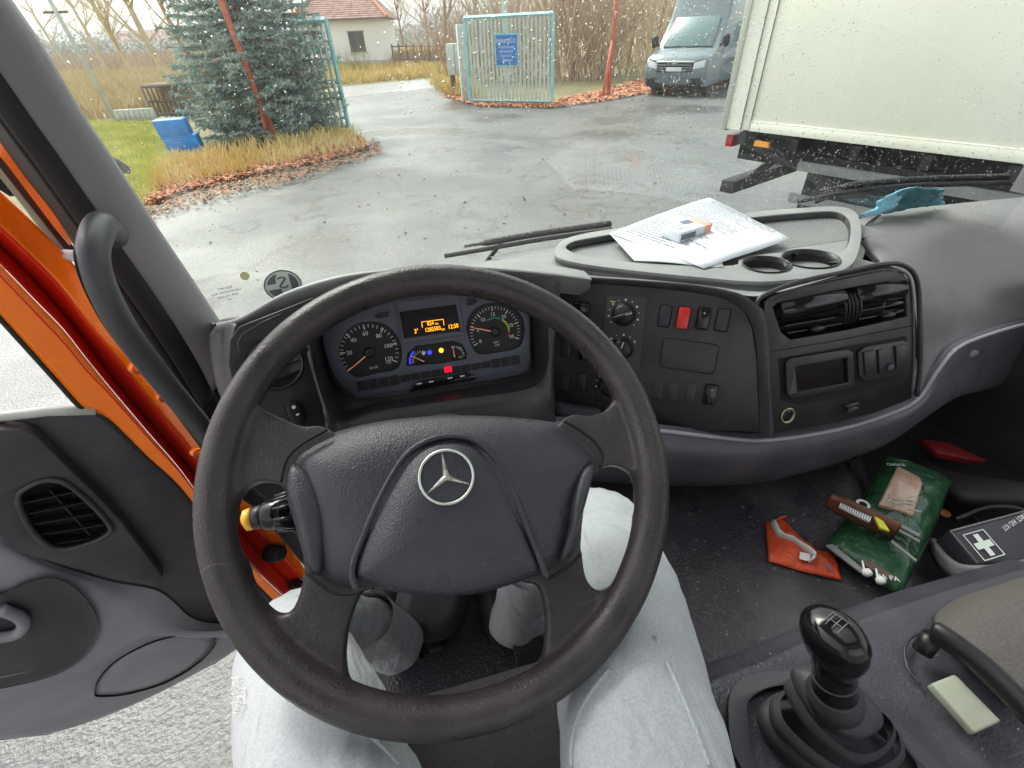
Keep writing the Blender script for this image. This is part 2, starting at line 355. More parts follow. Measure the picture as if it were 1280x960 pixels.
# spoke plates whose outlines follow the four openings of the wheel
spL = spoke_px([(266, 585), (276, 525), (308, 506), (350, 522), (380, 534), (414, 538), (470, 600), (440, 690), (384, 705), (380, 660), (372, 626), (350, 606), (320, 604), (298, 625), (290, 668)], 0, 0)
spR = spoke_px([(816, 560), (808, 512), (800, 490), (770, 498), (756, 514), (738, 521), (704, 524), (660, 590), (690, 690), (722, 690), (727, 655), (733, 620), (745, 590), (768, 582), (792, 597), (797, 640), (815, 640)], 0, 0)
spBL = spoke_px([(292, 690), (306, 700), (320, 740), (343, 766), (366, 762), (380, 722), (386, 690), (450, 690), (470, 735), (452, 740), (434, 790), (434, 845), (455, 868), (490, 880), (480, 912), (400, 893), (330, 825)], 0, 0)
spBR = spoke_px([(796, 640), (792, 665), (775, 722), (750, 739), (732, 722), (724, 685), (690, 680), (650, 725), (672, 732), (682, 770), (680, 815), (668, 838), (640, 858), (680, 880), (750, 820), (800, 740), (815, 680)], 0, 0)
for q, cc in ((spL, -.002), (spR, -.002), (spBL, -.004), (spBR, -.004)):
    mm.prism(FWL, q, NSP-.010+cc, NSP+.009+cc)
body = mm.build('rim', mRim, wheel, smooth=True)
md = body.modifiers.new('remesh', 'REMESH'); md.mode = 'VOXEL'; md.voxel_size = .0026; md.use_smooth_shade = True
md = body.modifiers.new('smooth', 'SMOOTH'); md.factor = .6; md.iterations = 14
# hub back column
M().lathe(FWL, [(.035, -.06), (.04, -.04), (.062, -.022), (.055, -.014)], 32).build('column_shroud', mBlack, wheel, smooth=True)
cov = [(412, 536), (470, 522), (540, 515), (620, 515), (690, 522), (712, 530), (752, 562), (752, 580), (738, 612), (726, 655), (715, 690), (690, 720), (655, 728), (610, 742), (566, 747), (510, 745), (462, 737), (421, 741), (384, 716), (366, 660), (352, 610), (354, 572), (375, 553)]
CV = .016
cvo = pxl(FWL, cov, CV-.004, 3)
cover = dome(FWL, cvo, -.004, .026, 14, 4.0).build('airbag_cover', mCover, wheel, smooth=True)
# side panels on the cover edges and the raised central shield
shield = [(452, 728), (442, 715), (452, 680), (470, 640), (490, 602), (512, 570), (535, 553), (563, 548), (590, 552), (612, 570), (630, 600), (648, 640), (664, 680), (676, 712), (660, 722), (615, 738), (566, 746), (505, 742)]
sho = pxl(FWL, shield, .026, 4)
dome(FWL, sho, .018, .018, 14, 3.4).build('shield_pad', mCover, wheel, smooth=True)
for nm, pth in (('shield_ridge', [(446, 738), (440, 712), (455, 668), (478, 616), (505, 572), (532, 552), (563, 545), (594, 551), (620, 575), (640, 612), (660, 662), (675, 700), (684, 722)]),):
    M().tube(resample([FWL.px(x, y, .0195) for x, y in pth], 5), .0032, 8).build(nm, mCover, wheel, smooth=True)
def seam(pth, c, r, parent, m=mGroove, nm='seam'):
    return M().tube(resample([FWL.px(x, y, c) for x, y in pth], 5), r, 6).build(nm, m, parent, smooth=True)
seam([(409, 537), (376, 556), (358, 575), (351, 603)], .0085, .0016, wheel)
seam([(383, 716), (400, 730), (421, 742), (452, 741)], .0085, .0016, wheel)
seam([(705, 526), (735, 545), (752, 566), (750, 585)], .0085, .0016, wheel)
seam([(684, 724), (700, 715), (716, 703), (725, 693)], .0085, .0016, wheel)
for side in (pxl(FWL, [(362, 580), (385, 592), (400, 625), (403, 665), (398, 715), (384, 712), (368, 660), (355, 610)], .012, 4),
             pxl(FWL, [(745, 580), (728, 590), (716, 625), (712, 660), (702, 700), (714, 692), (726, 655), (738, 612)], .012, 4)):
    dome(FWL, side, .008, .008, 6, 2.5).build('thumb_pad', mCover, wheel, smooth=True)
# emblem: ring and three tapering arms
E0 = FWL.px(558, 596, .0365); FE = Fr(E0, FWL.u, FWL.n)
emb = M().lathe(FE, [(.0262, -.004), (.0262, -.0008), (.0240, .0002)], 40).build('emblem_plate', mCover, wheel, smooth=False)
rows = [[FE.p((.0243+.0014*cos(b))*cos(a), (.0243+.0014*cos(b))*sin(a), .001+.0013*sin(b)) for b in [2*pi*k/8 for k in range(8)]] for a in [2*pi*k/48 for k in range(49)]]
M().grid(rows, True).build('ring', mChrome, emb, smooth=True)
st = M()
for k in range(3):
    a = pi/2+k*2*pi/3
    ax = Vector((cos(a), sin(a))); pe = Vector((-sin(a), cos(a)))
    tip = ax*.0243; b1 = ax*.0010+pe*.0027; b2 = ax*.0010-pe*.0027; c = Vector((0, 0))
    st.add([FE.p(tip.x, tip.y, .0012), FE.p(b1.x, b1.y, .0008), FE.p(0, 0, .0040), FE.p(b2.x, b2.y, .0008), FE.p(0, 0, .0002)], [(0, 1, 2), (0, 2, 3), (0, 3, 4), (0, 4, 1), (1, 4, 2), (3, 2, 4)])
st.build('star', mChrome, emb)
# ================================================================== COLUMN STALK
sp_ = [at(395, 640, t=.55), at(372, 638, t=.545), at(345, 640, t=.54), at(322, 645, t=.535), at(312, 649, t=.533)]
stalk = thing('indicator_stalk', 'ribbed black indicator stalk with a yellow end button left of the steering hub', 'lever', sp_[0])
M().tube([at(430, 632, t=.56), at(395, 634, t=.55), at(370, 637, t=.545)], [.010, .012, .0185], 18).build('lever_arm', mBlack, stalk, smooth=True)
sl_ = M().tube([at(376, 636, t=.545), at(374, 636, t=.545), at(332, 644, t=.535), at(330, 644, t=.535)], [.018, .0225, .0165, .014], 24).build('twist_grip', mGloss, stalk, smooth=True)
for k in range(10):
    a = 2*pi*k/10
    p0, p1 = at(371, 637, t=.545), at(345, 641.5, t=.538); ax = (p1-p0).normalized(); s1 = ax.orthogonal().normalized(); s2 = ax.cross(s1); d = s1*cos(a)+s2*sin(a)
    M().tube([p0+d*.0218, p1+d*.019], .0022, 5).build('rib', mGloss, sl_, smooth=True)
M().tube([at(332, 644, t=.535), at(316, 648, t=.532)], [.0135, .0125], 20).build('collar', mBlack, stalk, smooth=True)
M().tube([at(316, 648, t=.532), at(307, 650.5, t=.530), at(304, 651.5, t=.5295)], [.0125, .0118, .007], 20).build('end_button', mat('yellow_button', (.85, .42, .03), .35), stalk, smooth=True)

# ================================================================== DASHBOARD
dash = thing('dashboard', 'dark grey truck dashboard with gauges, switch panel, air vents and a storage tray on top', 'dashboard', (.3, .75, 1.3))
FI = Fr((.0229, .7056, 1.6569), (1, 0, 0), (0, -cos(radians(25)), sin(radians(25))))
a_, t_ = radians(33), radians(20)
FS = Fr(at(740, 350, Y=.80), (cos(a_), -sin(a_), 0), (-sin(a_)*cos(t_), -cos(a_)*cos(t_), sin(t_)))
FV = Fr(at(960, 370, Y=.64), (1, 0, 0), (0, -cos(t_), sin(t_)))
a2 = radians(-24)
FL = Fr(at(392, 440, Y=.70), (cos(a2), -sin(a2), 0), (-sin(a2)*cos(t_), -cos(a2)*cos(t_), sin(t_)))
def Yg(x): d = x-.5; return 1.13-(.157 if d < 0 else .25)*d*d
def on_glass(px, py, off=0):
    p = at(px, py, Y=1.05)
    for _ in range(12): p = at(px, py, Y=Yg(p.x)-.18*(p.z-1.66)+off)
    return p

# --- instrument cluster
def I(pts, c=0, k=0): return pxl(FI, pts, c, k)
faceo = I([(404, 425), (408, 412), (425, 398), (470, 382), (500, 371), (574, 367), (600, 369), (650, 376), (660, 386), (662, 430), (661, 460), (640, 470), (590, 478), (520, 490), (452, 498), (440, 492), (418, 470)], 0)
faceo = [(p.x, p.y) for p in resample(V2(faceo), 3, True)]
d1 = I([(423, 440), (428, 422), (440, 408), (458, 402), (478, 404), (492, 414), (501, 430), (502, 450), (494, 462), (470, 467), (446, 472), (432, 462)], 0, 4)
scr = I([(499, 390), (570, 380.5), (576, 413.5), (505.5, 423)], 0)
d2 = I([(508, 458), (509, 442), (520, 432), (545, 429), (565, 426), (578, 430), (583, 440), (583.5, 449), (546, 455)], 0)
d3 = I([(583, 412), (586, 396), (598, 383), (618, 378), (638, 382), (651, 393), (656, 408), (654, 426), (645, 436), (620, 441), (600, 443), (590, 434)], 0, 4)
face = fill2d('cluster_face', FI, faceo, [d1, scr, d2, d3], -.004, .0, mClusterFace, dash, bevel=.0006)
face['label'] = 'slate grey instrument face with two round gauges and an amber display'
FG = Fr(FI.p(0, 0, -.007), FI.u, FI.n)
M().prism(FI, [(a*1.02, b*1.02) for a, b in faceo], -.012, -.007).build('gauge_back', mGauge, dash)
def ticks(F, cx, cy, r0, r1, a0, a1, n, wd, c, mm_):
    for i in range(n):
        a = a0+(a1-a0)*i/(n-1); d = Vector((cos(a), sin(a))); p = Vector((-d.y, d.x))*wd/2
        q = [Vector((cx, cy))+d*r0-p, Vector((cx, cy))+d*r0+p, Vector((cx, cy))+d*r1+p, Vector((cx, cy))+d*r1-p]
        mm_.add([F.p(v.x, v.y, c) for v in q], [(0, 1, 2, 3)])
def needle(cx, cy, ax, ay, w_, c, nm='needle', tail=.15):
    ca = Vector(FI.uv(cx, cy, c)); ta = Vector(FI.uv(ax, ay, c)); d = ta-ca; p = Vector((-d.y, d.x)).normalized()*w_
    s0 = ca-d*tail
    M().prism(FI, [(s0.x+p.x, s0.y+p.y), (s0.x-p.x, s0.y-p.y), (ta.x-p.x*.45, ta.y-p.y*.45), (ta.x+p.x*.45, ta.y+p.y*.45)], c-.0004, c+.0006).build(nm, mRedNeedle, dash)
# speedometer centre (462,441), rev counter centre (619,415)
sx_, sy_ = FI.uv(462, 441, -.006)
g1 = M().lathe(Fr(FI.p(sx_, sy_, -.0068), FI.u, FI.n), [(.0525, -.0002), (.0525, .0002)], 48).build('speedometer', mGauge, dash)
def angpx(cx, cy, x, y, c=-.006):
    a = FI.uv(x, y, c); b = FI.uv(cx, cy, c); return atan2(a[1]-b[1], a[0]-b[0])
sa0, sa1 = angpx(462, 441, 434, 464), angpx(462, 441, 499, 453)
sa0 += 0 if sa0 > 0 else 2*pi
tk = M(); ticks(FI, sx_, sy_, .043, .0485, sa0, sa1, 27, .0009, -.0062, tk); ticks(FI, sx_, sy_, .0395, .0485, sa0, sa1, 7+0, .0016, -.0061, tk)
tk.build('scale_marks', mWhite, g1)
for i, s in enumerate(['0', '20', '40', '60', '80', '100', '120'][:7]):
    a = sa0+(sa1-sa0)*i/6
    if i: text(s, FI, sx_+cos(a)*.0330, sy_+sin(a)*.0330, -.0061, .0098, mWhite, g1, 'numeral')
text('km/h', FI, sx_+.002, sy_-.026, -.0061, .0072, mWhite, g1)
text('125', FI, sx_+.0275, sy_-.0215, -.0061, .0065, mWhite, g1, 'numeral')
needle(462, 441, 435, 464, .0010, -.003)
M().lathe(Fr(FI.p(*FI.uv(462, 441, -.002), -.006), FI.u, FI.n), [(.0095, 0), (.009, .005), (.006, .0065)], 24).build('needle_cap', mBlack, g1, smooth=True)
tx_, ty_ = FI.uv(619, 415, -.006)
g2 = M().lathe(Fr(FI.p(tx_, ty_, -.0068), FI.u, FI.n), [(.0495, -.0002), (.0495, .0002)], 48).build('rev_counter', mGauge, dash)
ta0 = angpx(619, 415, 591, 433); ta0 += 0 if ta0 > 0 else 2*pi
ta1 = angpx(619, 415, 651, 424)
tk = M(); ticks(FI, tx_, ty_, .0405, .0455, ta0, ta1, 31, .0008, -.0062, tk); ticks(FI, tx_, ty_, .0375, .0455, ta0, ta1, 7, .0015, -.0061, tk)
tk.build('scale_marks', mWhite, g2)
for i, s in enumerate(['0', '5', '10', '15', '20', '25', '30']):
    a = ta0+(ta1-ta0)*i/6
    text(s, FI, tx_+cos(a)*.0312, ty_+sin(a)*.0312, -.0061, .0090, mWhite, g2, 'numeral')
text('min\u207b\u00b9', FI, tx_, ty_-.018, -.0061, .0055, mWhite, g2); text('x100', FI, tx_, ty_-.0235, -.0061, .0048, mWhite, g2)
for i in range(8):
    a = radians(112-6.5*i); q = M(); ticks(FI, tx_, ty_, .0235, .0262, a-.035, a+.035, 2, .0024, -.006, q); q.build('green_mark', mGreenP, g2)
for i in range(11):
    a = radians(48-7.2*i); q = M(); ticks(FI, tx_, ty_, .0235, .0268, a-.03, a+.03, 2, .0028, -.006, q); q.build('colour_mark', mYellowP if i < 8 else mRedP, g2)
needle(619, 415, 588, 409, .0009, -.003, tail=.0)
M().lathe(Fr(FI.p(*FI.uv(619, 415, -.002), -.006), FI.u, FI.n), [(.0085, 0), (.008, .005), (.005, .0065)], 24).build('needle_cap', mBlack, g2, smooth=True)
# small twin gauges
tw = M().prism(FI, [(a, b) for a, b in d2], -.0069, -.0065).build('twin_gauge', mGauge, dash)
for cx, cy, a0, a1, nn, ntx, nty in ((528, 451, 178, 65, 9, 513, 444.5), (568, 445, 96, -4, 8, 566, 433)):
    u_, v_ = FI.uv(cx, cy, -.006)
    tk = M(); ticks(FI, u_, v_, .0145, .0185, radians(a0), radians(a1), nn, .0009, -.006, tk); tk.build('scale_marks', mWhite, tw)
    needle(cx, cy, ntx, nty, .0007, -.0035)
    M().lathe(Fr(FI.p(u_, v_, -.006), FI.u, FI.n), [(.005, 0), (.0045, .003)], 16).build('needle_cap', mBlack, tw, smooth=True)
u_, v_ = FI.uv(528, 451, -.006)
for i in range(5):
    q = M(); a = radians(180-13*i); ticks(FI, u_, v_, .0205, .0225, a-.05, a+.05, 2, .003, -.006, q); q.build('blue_mark', mBlueL, tw)
text('1/2', FI, *FI.uv(575, 436), -.006, .006, mWhite, tw); text('FUEL', FI, *FI.uv(576, 447), -.006, .0035, mWhite, tw)
for (x, y, r, m_) in ((529.5, 441.5, .0032, mWhite), (537, 440.5, .0038, mBlueL), (551.5, 438, .0042, mYellowL)):
    a, b = FI.uv(x, y, -.006); M().lathe(Fr(FI.p(a, b, -.0062), FI.u, FI.n), [(r, 0), (r, .0004)], 16).build('warning_lamp', m_, tw)
# display
ds = M().prism(FI, scr, -.0045, -.004).build('display', mScreen, dash)
def seg(s, x, y, size, nm='digits'): 
    a, b = FI.uv(x, y, -.004); return text(s, FI, a, b, -.0039, size, mAmber, ds, nm, sx=.8)
seg('3\u00b0', 520.5, 414.2, .0105); seg('1285583', 541, 411.5, .0100); seg('km', 554, 411.5, .0058); seg('12:50', 566.5, 408, .0105); seg('824', 538, 404.5, .0095); seg('km', 546, 404.5, .0055)
q = M()
for (x0, y0, x1, y1) in ((527, 402.5, 554, 399), (554, 399, 555, 406.5), (527, 402.5, 528, 409.5)):
    a = Vector(FI.uv(x0, y0, -.004)); b_ = Vector(FI.uv(x1, y1, -.004)); d = (b_-a).normalized(); p = Vector((-d.y, d.x))*.0004
    q.add([FI.p(v.x, v.y, -.0039) for v in (a-p, b_-p, b_+p, a+p)], [(0, 1, 2, 3)])
q.build('display_box', mAmber, ds)
# display frame, hood notch and arrow lamps
fr = M()
cxs = [Vector(FI.uv(x, y)) for x, y in ((495, 378), (572, 367.5), (580, 418), (503, 428.5))]; ins = [Vector(p) for p in scr]
for i in range(4):
    j = (i+1) % 4
    fr.hexa([FI.p(cxs[i].x, cxs[i].y, .0002), FI.p(cxs[j].x, cxs[j].y, .0002), FI.p(ins[j].x, ins[j].y, .0002), FI.p(ins[i].x, ins[i].y, .0002),
             FI.p(cxs[i].x, cxs[i].y, .0035), FI.p(cxs[j].x, cxs[j].y, .0035), FI.p(ins[j].x, ins[j].y, .001), FI.p(ins[i].x, ins[i].y, .001)])
fr.build('display_frame', mClusterFace, dash, bevel=.0005)
for pts in (I([(467, 394), (474, 390.5), (486, 388.5), (486, 396), (472, 398.5)], .0005), I([(583, 373), (592, 372), (598, 376), (592, 381), (584, 382)], .0005)):
    M().prism(FI, pts, .0002, .0009).build('indicator_arrow', mGauge, dash)
# strip of dark tell-tales with one red
r0, r1 = Vector(FI.uv(446, 482)), Vector(FI.uv(650, 448))
for i in range(16):
    t = (i+.5)/16; c = r0.lerp(r1, t); hh = .0068 if 3 < i < 13 else .0095
    u0, u1 = c.x-(r1.x-r0.x)/36, c.x+(r1.x-r0.x)/36
    M().fbox(FI, u0, u1, c.y-hh, c.y+hh*.7, .0004, .0012).build('warning_tile', mGauge, dash)
a, b = FI.uv(560, 461.5); M().prism(FI, rrect(a, b, .0125, .0095, .002), .0012, .0022).build('red_warning_lamp', mRedL, dash)
bt = I([(511, 490), (516, 480), (522, 476.5), (584, 465), (592, 468), (594, 474)], .002)
bar = M().prism(FI, bt, .0004, .006).build('button_bar', mGloss, dash, bevel=.001)
for x, y in ((524, 479.5), (539, 477), (562.5, 472.5), (578, 470)):
    a, b = FI.uv(x, y, .006); M().prism(FI, rrect(a, b, .0085, .0026, .001), .0058, .0066).build('button_symbol', mWhite, bar)
# recessed cowl round the cluster
opening = [(388, 432), (392, 410), (410, 390), (450, 366), (520, 352), (600, 350), (660, 362), (678, 378), (684, 420), (684, 455), (676, 476), (655, 488), (600, 496), (540, 504), (470, 514), (428, 524), (408, 505), (396, 470)]
faceL = [(402, 438), (404, 420), (416, 400), (455, 380), (522, 363), (600, 362), (650, 371), (664, 384), (667, 420), (668, 448), (662, 466), (645, 475), (600, 482), (540, 492), (480, 502), (440, 508), (418, 490), (406, 462)]
in_ = [FI.px(x, y, -.005) for x, y in faceL]
YO = {}
outr = []
for (x, y) in opening:
    t = max(0, min(1, (y-350)/170)); outr.append(at(x, y, Y=.70-.10*t if y < 480 else .60))
mid_ = [i_.lerp(o_, .5)+Vector((0, .006, 0)) for i_, o_ in zip(in_, outr)]
rows = [resample(r, 4, True) for r in ([p+Vector((0, .03, -.003)) for p in in_], in_, mid_, outr)]
M().grid(rows, True).build('cluster_cowl', mFascia, dash, smooth=True)
# fascia ring that surrounds the opening
ring_out = [(386, 432), (386, 402), (398, 374), (450, 352), (520, 340), (610, 338), (690, 346), (700, 368), (694, 420), (692, 470), (694, 520), (690, 560), (600, 560), (540, 560), (470, 560), (420, 560), (412, 530), (394, 480)]
ro = []
for (x, y), o_ in zip(ring_out, outr): ro.append(at(x, y, Y=o_.y-(.004 if y < 500 else .03)))
rows = [resample(r, 4, True) for r in (outr, [o_.lerp(r_, .25)+Vector((0, -.004, .002)) for o_, r_ in zip(outr, ro)], ro)]
M().grid(rows, True).build('cluster_surround', mDash, dash, smooth=True, solid=.006)
# --- left corner panel
LP = [(300, 408), (392, 372), (398, 440), (412, 500), (418, 545), (330, 548), (296, 500), (286, 455), (288, 425)]
lp = pxl(FL, LP)
vc = FL.uv(345, 455); vr = .040
fill2d('corner_panel', FL, lp, [circ(vc[0], vc[1], vr*.985, 40)], -.006, 0, mFascia, dash, bevel=.001)
rv = M().lathe(Fr(FL.p(*vc, 0), FL.u, FL.n), [(vr, -.03), (vr, .004), (vr*.93, .0045), (vr*.90, -.004), (vr*.2, -.005), (.0, -.0045)], 40).build('round_air_vent', mBlack, dash, smooth=True)
for k in range(4):
    M().fbox(FL, vc[0]-vr*.8, vc[0]+vr*.8, vc[1]-vr*.6+k*vr*.38, vc[1]-vr*.55+k*vr*.38, -.005, .001).build('vane', mBlack, rv)
M().tube([FL.px(x, y, .001) for x, y in ((300, 440), (297, 428), (303, 418), (330, 402), (352, 392))], .0012, 6).build('panel_edge', mDashMid, dash, smooth=True)
M().tube([FL.px(x, y, .001) for x, y in ((388, 436), (394, 460), (402, 495), (411, 532))], .0015, 6).build('panel_edge', mDashMid, dash, smooth=True)
hs_ = M().prism(FL, pxl(FL, [(357, 506), (361, 501), (370, 501), (378, 511), (382, 526), (378, 531), (367, 532), (360, 520)]), 0, .007).build('headlamp_switch', mBlack, dash, bevel=.002)
a, b = FL.uv(367, 509, .007); M().prism(FL, circ(a, b, .003, 12), .007, .0075).build('lamp_symbol', mWhite, hs_)
a, b = FL.uv(372, 518, .007); M().prism(FL, rrect(a, b, .005, .003, .001), .007, .0075).build('lamp_symbol', mWhite, hs_)
# rounded left end of the dashboard
loft('corner_bezel', [
    [at(262, 418, X=-.372), at(262, 440, X=-.372), at(270, 480, X=-.36), at(285, 520, X=-.35), at(300, 570, X=-.34)],
    [at(272, 406, X=-.345), at(276, 440, X=-.338), at(282, 478, X=-.325), at(298, 515, X=-.315), at(320, 570, X=-.30)],
    [at(292, 404, Y=.74), at(288, 440, Y=.71), at(292, 474, Y=.68), at(308, 510, Y=.65), at(340, 570, Y=.62)],
    [at(302, 412, Y=.755), at(296, 440, Y=.735), at(300, 470, Y=.71), at(312, 502, Y=.69), at(345, 560, Y=.66)]], mDashMid, dash, solid=-.004)
# --- top shelf of the dashboard, from the windscreen down to the front lip
lipL = [(270, 404, .82), (300, 396, .80), (350, 368, .79), (400, 350, .775), (450, 340, .76), (520, 334, .75), (600, 333, .755), (680, 339, .77), (738, 346, .80)]
lip = [at(x, y, Y=Y) for x, y, Y in lipL]
bk = []
for p in lip:
    X = p.x*1.28-.03; Yb = Yg(X)+.02
    bk.append(Vector((X, Yb, 1.63+.0*X)))
bk[0] = on_glass(262, 402, .02); bk[1] = on_glass(285, 404, .02); bk[2] = on_glass(345, 380, .02); bk[3] = on_glass(400, 356, .02)
md_ = [a.lerp(b, .45)+Vector((0, 0, -.004)) for a, b in zip(lip, bk)]
fr1 = [at(x, y+d, Y=Y-.012) for (x, y, Y), d in zip(lipL, (8, 10, 12, 12, 12, 10, 9, 9, 8))]
fr2 = [at(x, y+d, Y=Y+.01) for (x, y, Y), d in zip(lipL, (12, 20, 26, 27, 27, 26, 26, 26, 24))]
loft('dash_top', [bk, md_, lip, fr1, fr2], mDashTop, dash, 5, 4)
# right of the hood: frame round the switch panel and the centre console
topR = [at(738, 346, Y=.80), FS.px(800, 350, .006), FS.px(870, 356, .006), FS.px(915, 364, .008), FS.px(938, 374, .01), FS.px(950, 390, .012), FS.px(958, 420, .012), FS.px(962, 480, .012), FS.px(965, 545, .012)]
topR2 = [at(738, 356, Y=.80), FS.px(800, 359, 0), FS.px(868, 366, 0), FS.px(905, 374, 0), FS.px(926, 386, 0), FS.px(938, 402, 0), FS.px(945, 430, 0), FS.px(948, 480, 0), FS.px(950, 545, 0)]
loft('switch_panel_frame', [[p+Vector((0, .02, -.012)) for p in topR[:5]]+[p+Vector((.012, .01, 0)) for p in topR[5:]], topR, [a.lerp(b, .6)+FS.n*.002 for a, b in zip(topR, topR2)], topR2], mDash, dash, 5, 3)

# --- switch panel
sp = pxl(FS, [(686, 346), (740, 352), (800, 356), (868, 364), (908, 374), (930, 388), (940, 410), (946, 450), (948, 500), (950, 540), (830, 536), (740, 528), (694, 522), (688, 450)])
fill2d('switch_panel', FS, sp, [], -.006, 0, mFascia, dash, bevel=.001)
def rocker(px, py, w, h, m_, nm, tilt=0, raise_=.003, F=FS, sym=None, frame=True):
    a, b = F.uv(px, py)
    if frame: M().prism(F, rrect(a, b, w+.0035, h+.0035, .0045), 0, .0012).build('switch_rim', mGroove, dash)
    G = Fr(F.p(a, b, 0), F.u, F.n)
    o = M().prism(G, rrect(0, 0, w, h, .004), .0, raise_).build(nm, m_, dash, bevel=.0012, seg=2)
    if sym:
        text(sym, G, 0, h*.28, raise_+.0002, .006, mWhite, o, 'symbol')
    return o
SWW, SWH = .0205, .040
rocker(831, 395, SWW, SWH, mSwitch, 'blank_switch'); rocker(903, 400, SWW, SWH, mSwitch, 'blank_switch')
rs = rocker(854, 397, SWW, SWH, mRedSw, 'red_warning_switch', raise_=.009)
rs['label'] = 'bright red rocker switch'
bs = rocker(879, 398, SWW, SWH, mGloss, 'rocker_switch', raise_=.008, sym='o')
for x, y in ((822, 487), (841, 489), (863, 491)): rocker(x, y, SWW, SWH, mSwitch, 'blank_switch', raise_=.002, frame=False)
rocker(888, 493, SWW, SWH, mGloss, 'rocker_switch', raise_=.008, sym='\u2014')
for x, y in ((708, 434), (706, 477), (727, 478)): rocker(x, y, .019, .038, mSwitch, 'blank_switch', raise_=.002)
rocker(729, 438, .019, .038, mGloss, 'rocker_switch', raise_=.008)
rocker(727, 386, .032, .026, mGloss, 'rocker_switch', raise_=.006)
a, b = FS.uv(860.5, 445); M().prism(FS, rrect(a, b, .103, .060, .009), 0, .0008).build('cover_rim', mGroove, dash)
M().prism(FS, rrect(a, b, .100, .057, .008), 0, .0022).build('blank_cover', mDash, dash, bevel=.0008)
# rotary control plate
cp = pxl(FS, [(757, 372), (760, 369), (806, 371), (809, 376), (800, 455), (795, 500), (780, 521), (748, 518), (748, 480), (752, 420)])
pl_ = M().prism(FS, cp, 0, .003).build('heater_plate', mDash, dash, bevel=.001)
for (x, y, r, ang) in ((779.5, 393, .0205, 25), (777, 436, .0205, 80), (762, 482, .020, 100)):
    a, b = FS.uv(x, y, .004); G = Fr(FS.p(a, b, 0), FS.u, FS.n)
    k_ = M().lathe(G, [(r*1.12, .003), (r*1.1, .006), (r, .007), (r*.94, .019), (r*.85, .0215)], 32).build('rotary_knob', mBlack, pl_, smooth=True)
    an = radians(ang); H_ = Fr(FS.p(a, b, 0), FS.u*cos(an)+FS.v*sin(an), FS.n)
    M().fbox(H_, -r*.92, r*.92, -.0035, .0035, .020, .027).build('grip_bar', mBlack, pl_, bevel=.0015)
    M().fbox(H_, r*.3, r*.9, -.0007, .0007, .0271, .0274).build('pointer', mWhite, pl_)
    q = M()
    for i in range(11):
        if ang == 80 and i > 7: continue
        aa = radians(220-26*i); q.lathe(Fr(G.p(cos(aa)*r*1.42, sin(aa)*r*1.38, .0032), G.u, G.n), [(.0012+.0008*(i % 2), 0), (.001, .0002)], 8)
    q.build('dial_marks', mWhite, pl_)
a, b = FS.uv(753, 480, .004); q = M()
for dx, dy in ((0, .006), (.001, 0), (0, -.006)): q.fbox(FS, a+dx-.003, a+dx+.003, b+dy-.0012, b+dy+.0012, .0031, .0034)
q.build('blue_marks', mBlueP, pl_)
a, b = FS.uv(766, 377, .004); q = M(); q.fbox(FS, a-.005, a+.005, b-.001, b+.001, .0031, .0034); q.build('yellow_marks', mYellowP, pl_)
# little shelf under the left part of the switch panel
loft('panel_shelf', [[FS.px(692, 500, .001), FS.px(720, 506, .001), FS.px(750, 510, .001)], [FS.px(697, 521, .02), FS.px(725, 524, .02), FS.px(752, 522, .02)]], mDashMid, dash, 3, 3, solid=.004)

# --- centre console with the vents
fv = pxl(FV, [(955, 376), (1000, 360), (1060, 347), (1105, 338), (1128, 340), (1140, 356), (1143, 400), (1142, 455), (1140, 498), (1090, 517), (1030, 531), (968, 540), (962, 470)])
ventH = pxl(FV, [(966, 384), (974, 378), (1040, 364), (1110, 352), (1126, 354), (1132, 366), (1134, 396), (1062, 412), (988, 425), (976, 415)])
fill2d('centre_panel', FV, fv, [ventH], -.006, 0, mFascia, dash, bevel=.001)
# raised rounded frame
frp = [(955, 545), (953, 470), (949, 400), (946, 378), (962, 366), (1000, 352), (1060, 339), (1105, 330), (1130, 332), (1146, 350), (1150, 400), (1150, 455), (1146, 495)]
M().tube(resample([FV.px(x, y, .002) for x, y in frp], 5), .0045, 8).build('console_frame', mDash, dash, smooth=True)
M().tube(resample([FV.px(x, y, .001) for x, y in [(962, 540), (960, 470), (957, 400), (958, 378), (970, 370), (1004, 358), (1060, 345), (1105, 337), (1126, 339), (1138, 352), (1142, 400), (1142, 455), (1139, 492)]], 4), .0020, 6).build('console_edge', mDashMid, dash, smooth=True)
vb = M(); vb.prism(FV, [(a, b) for a, b in ventH], -.05, -.045); vb.build('vent_cavity', mGroove, dash)
def barrel(x0, y0, x1, y1, nm, r=.021):
    a = Vector(FV.uv(x0, y0, 0)); b = Vector(FV.uv(x1, y1, 0)); pr = []
    for i in range(13):
        th = radians(-70+165*i/12); pr.append((r*sin(th)*.9, r*cos(th)))
    rows = []
    for k, s in enumerate((0, .03, .5, .97, 1)):
        c = a.lerp(b, s); sc_ = .82 if k in (0, 4) else 1
        rows.append([FV.p(c.x, c.y+v*sc_, -.014+w_*sc_) for v, w_ in pr])
    return M().grid(rows).build(nm, mGloss, dash, smooth=True, solid=.003)
b1 = barrel(975, 389, 1056, 373, 'vent_barrel'); b2 = barrel(1070, 371, 1131, 361, 'vent_barrel')
for x, y, par in ((1024, 411, b1), (1113, 394, b2)):
    a, b = FV.uv(x, y, .003); M().lathe(Fr(FV.p(a, b, .000), FV.u, FV.n), [(.014, -.004), (.0145, .002), (.009, .005)], 20, sy=.38).build('vent_tab', mSwitch, par, smooth=True)
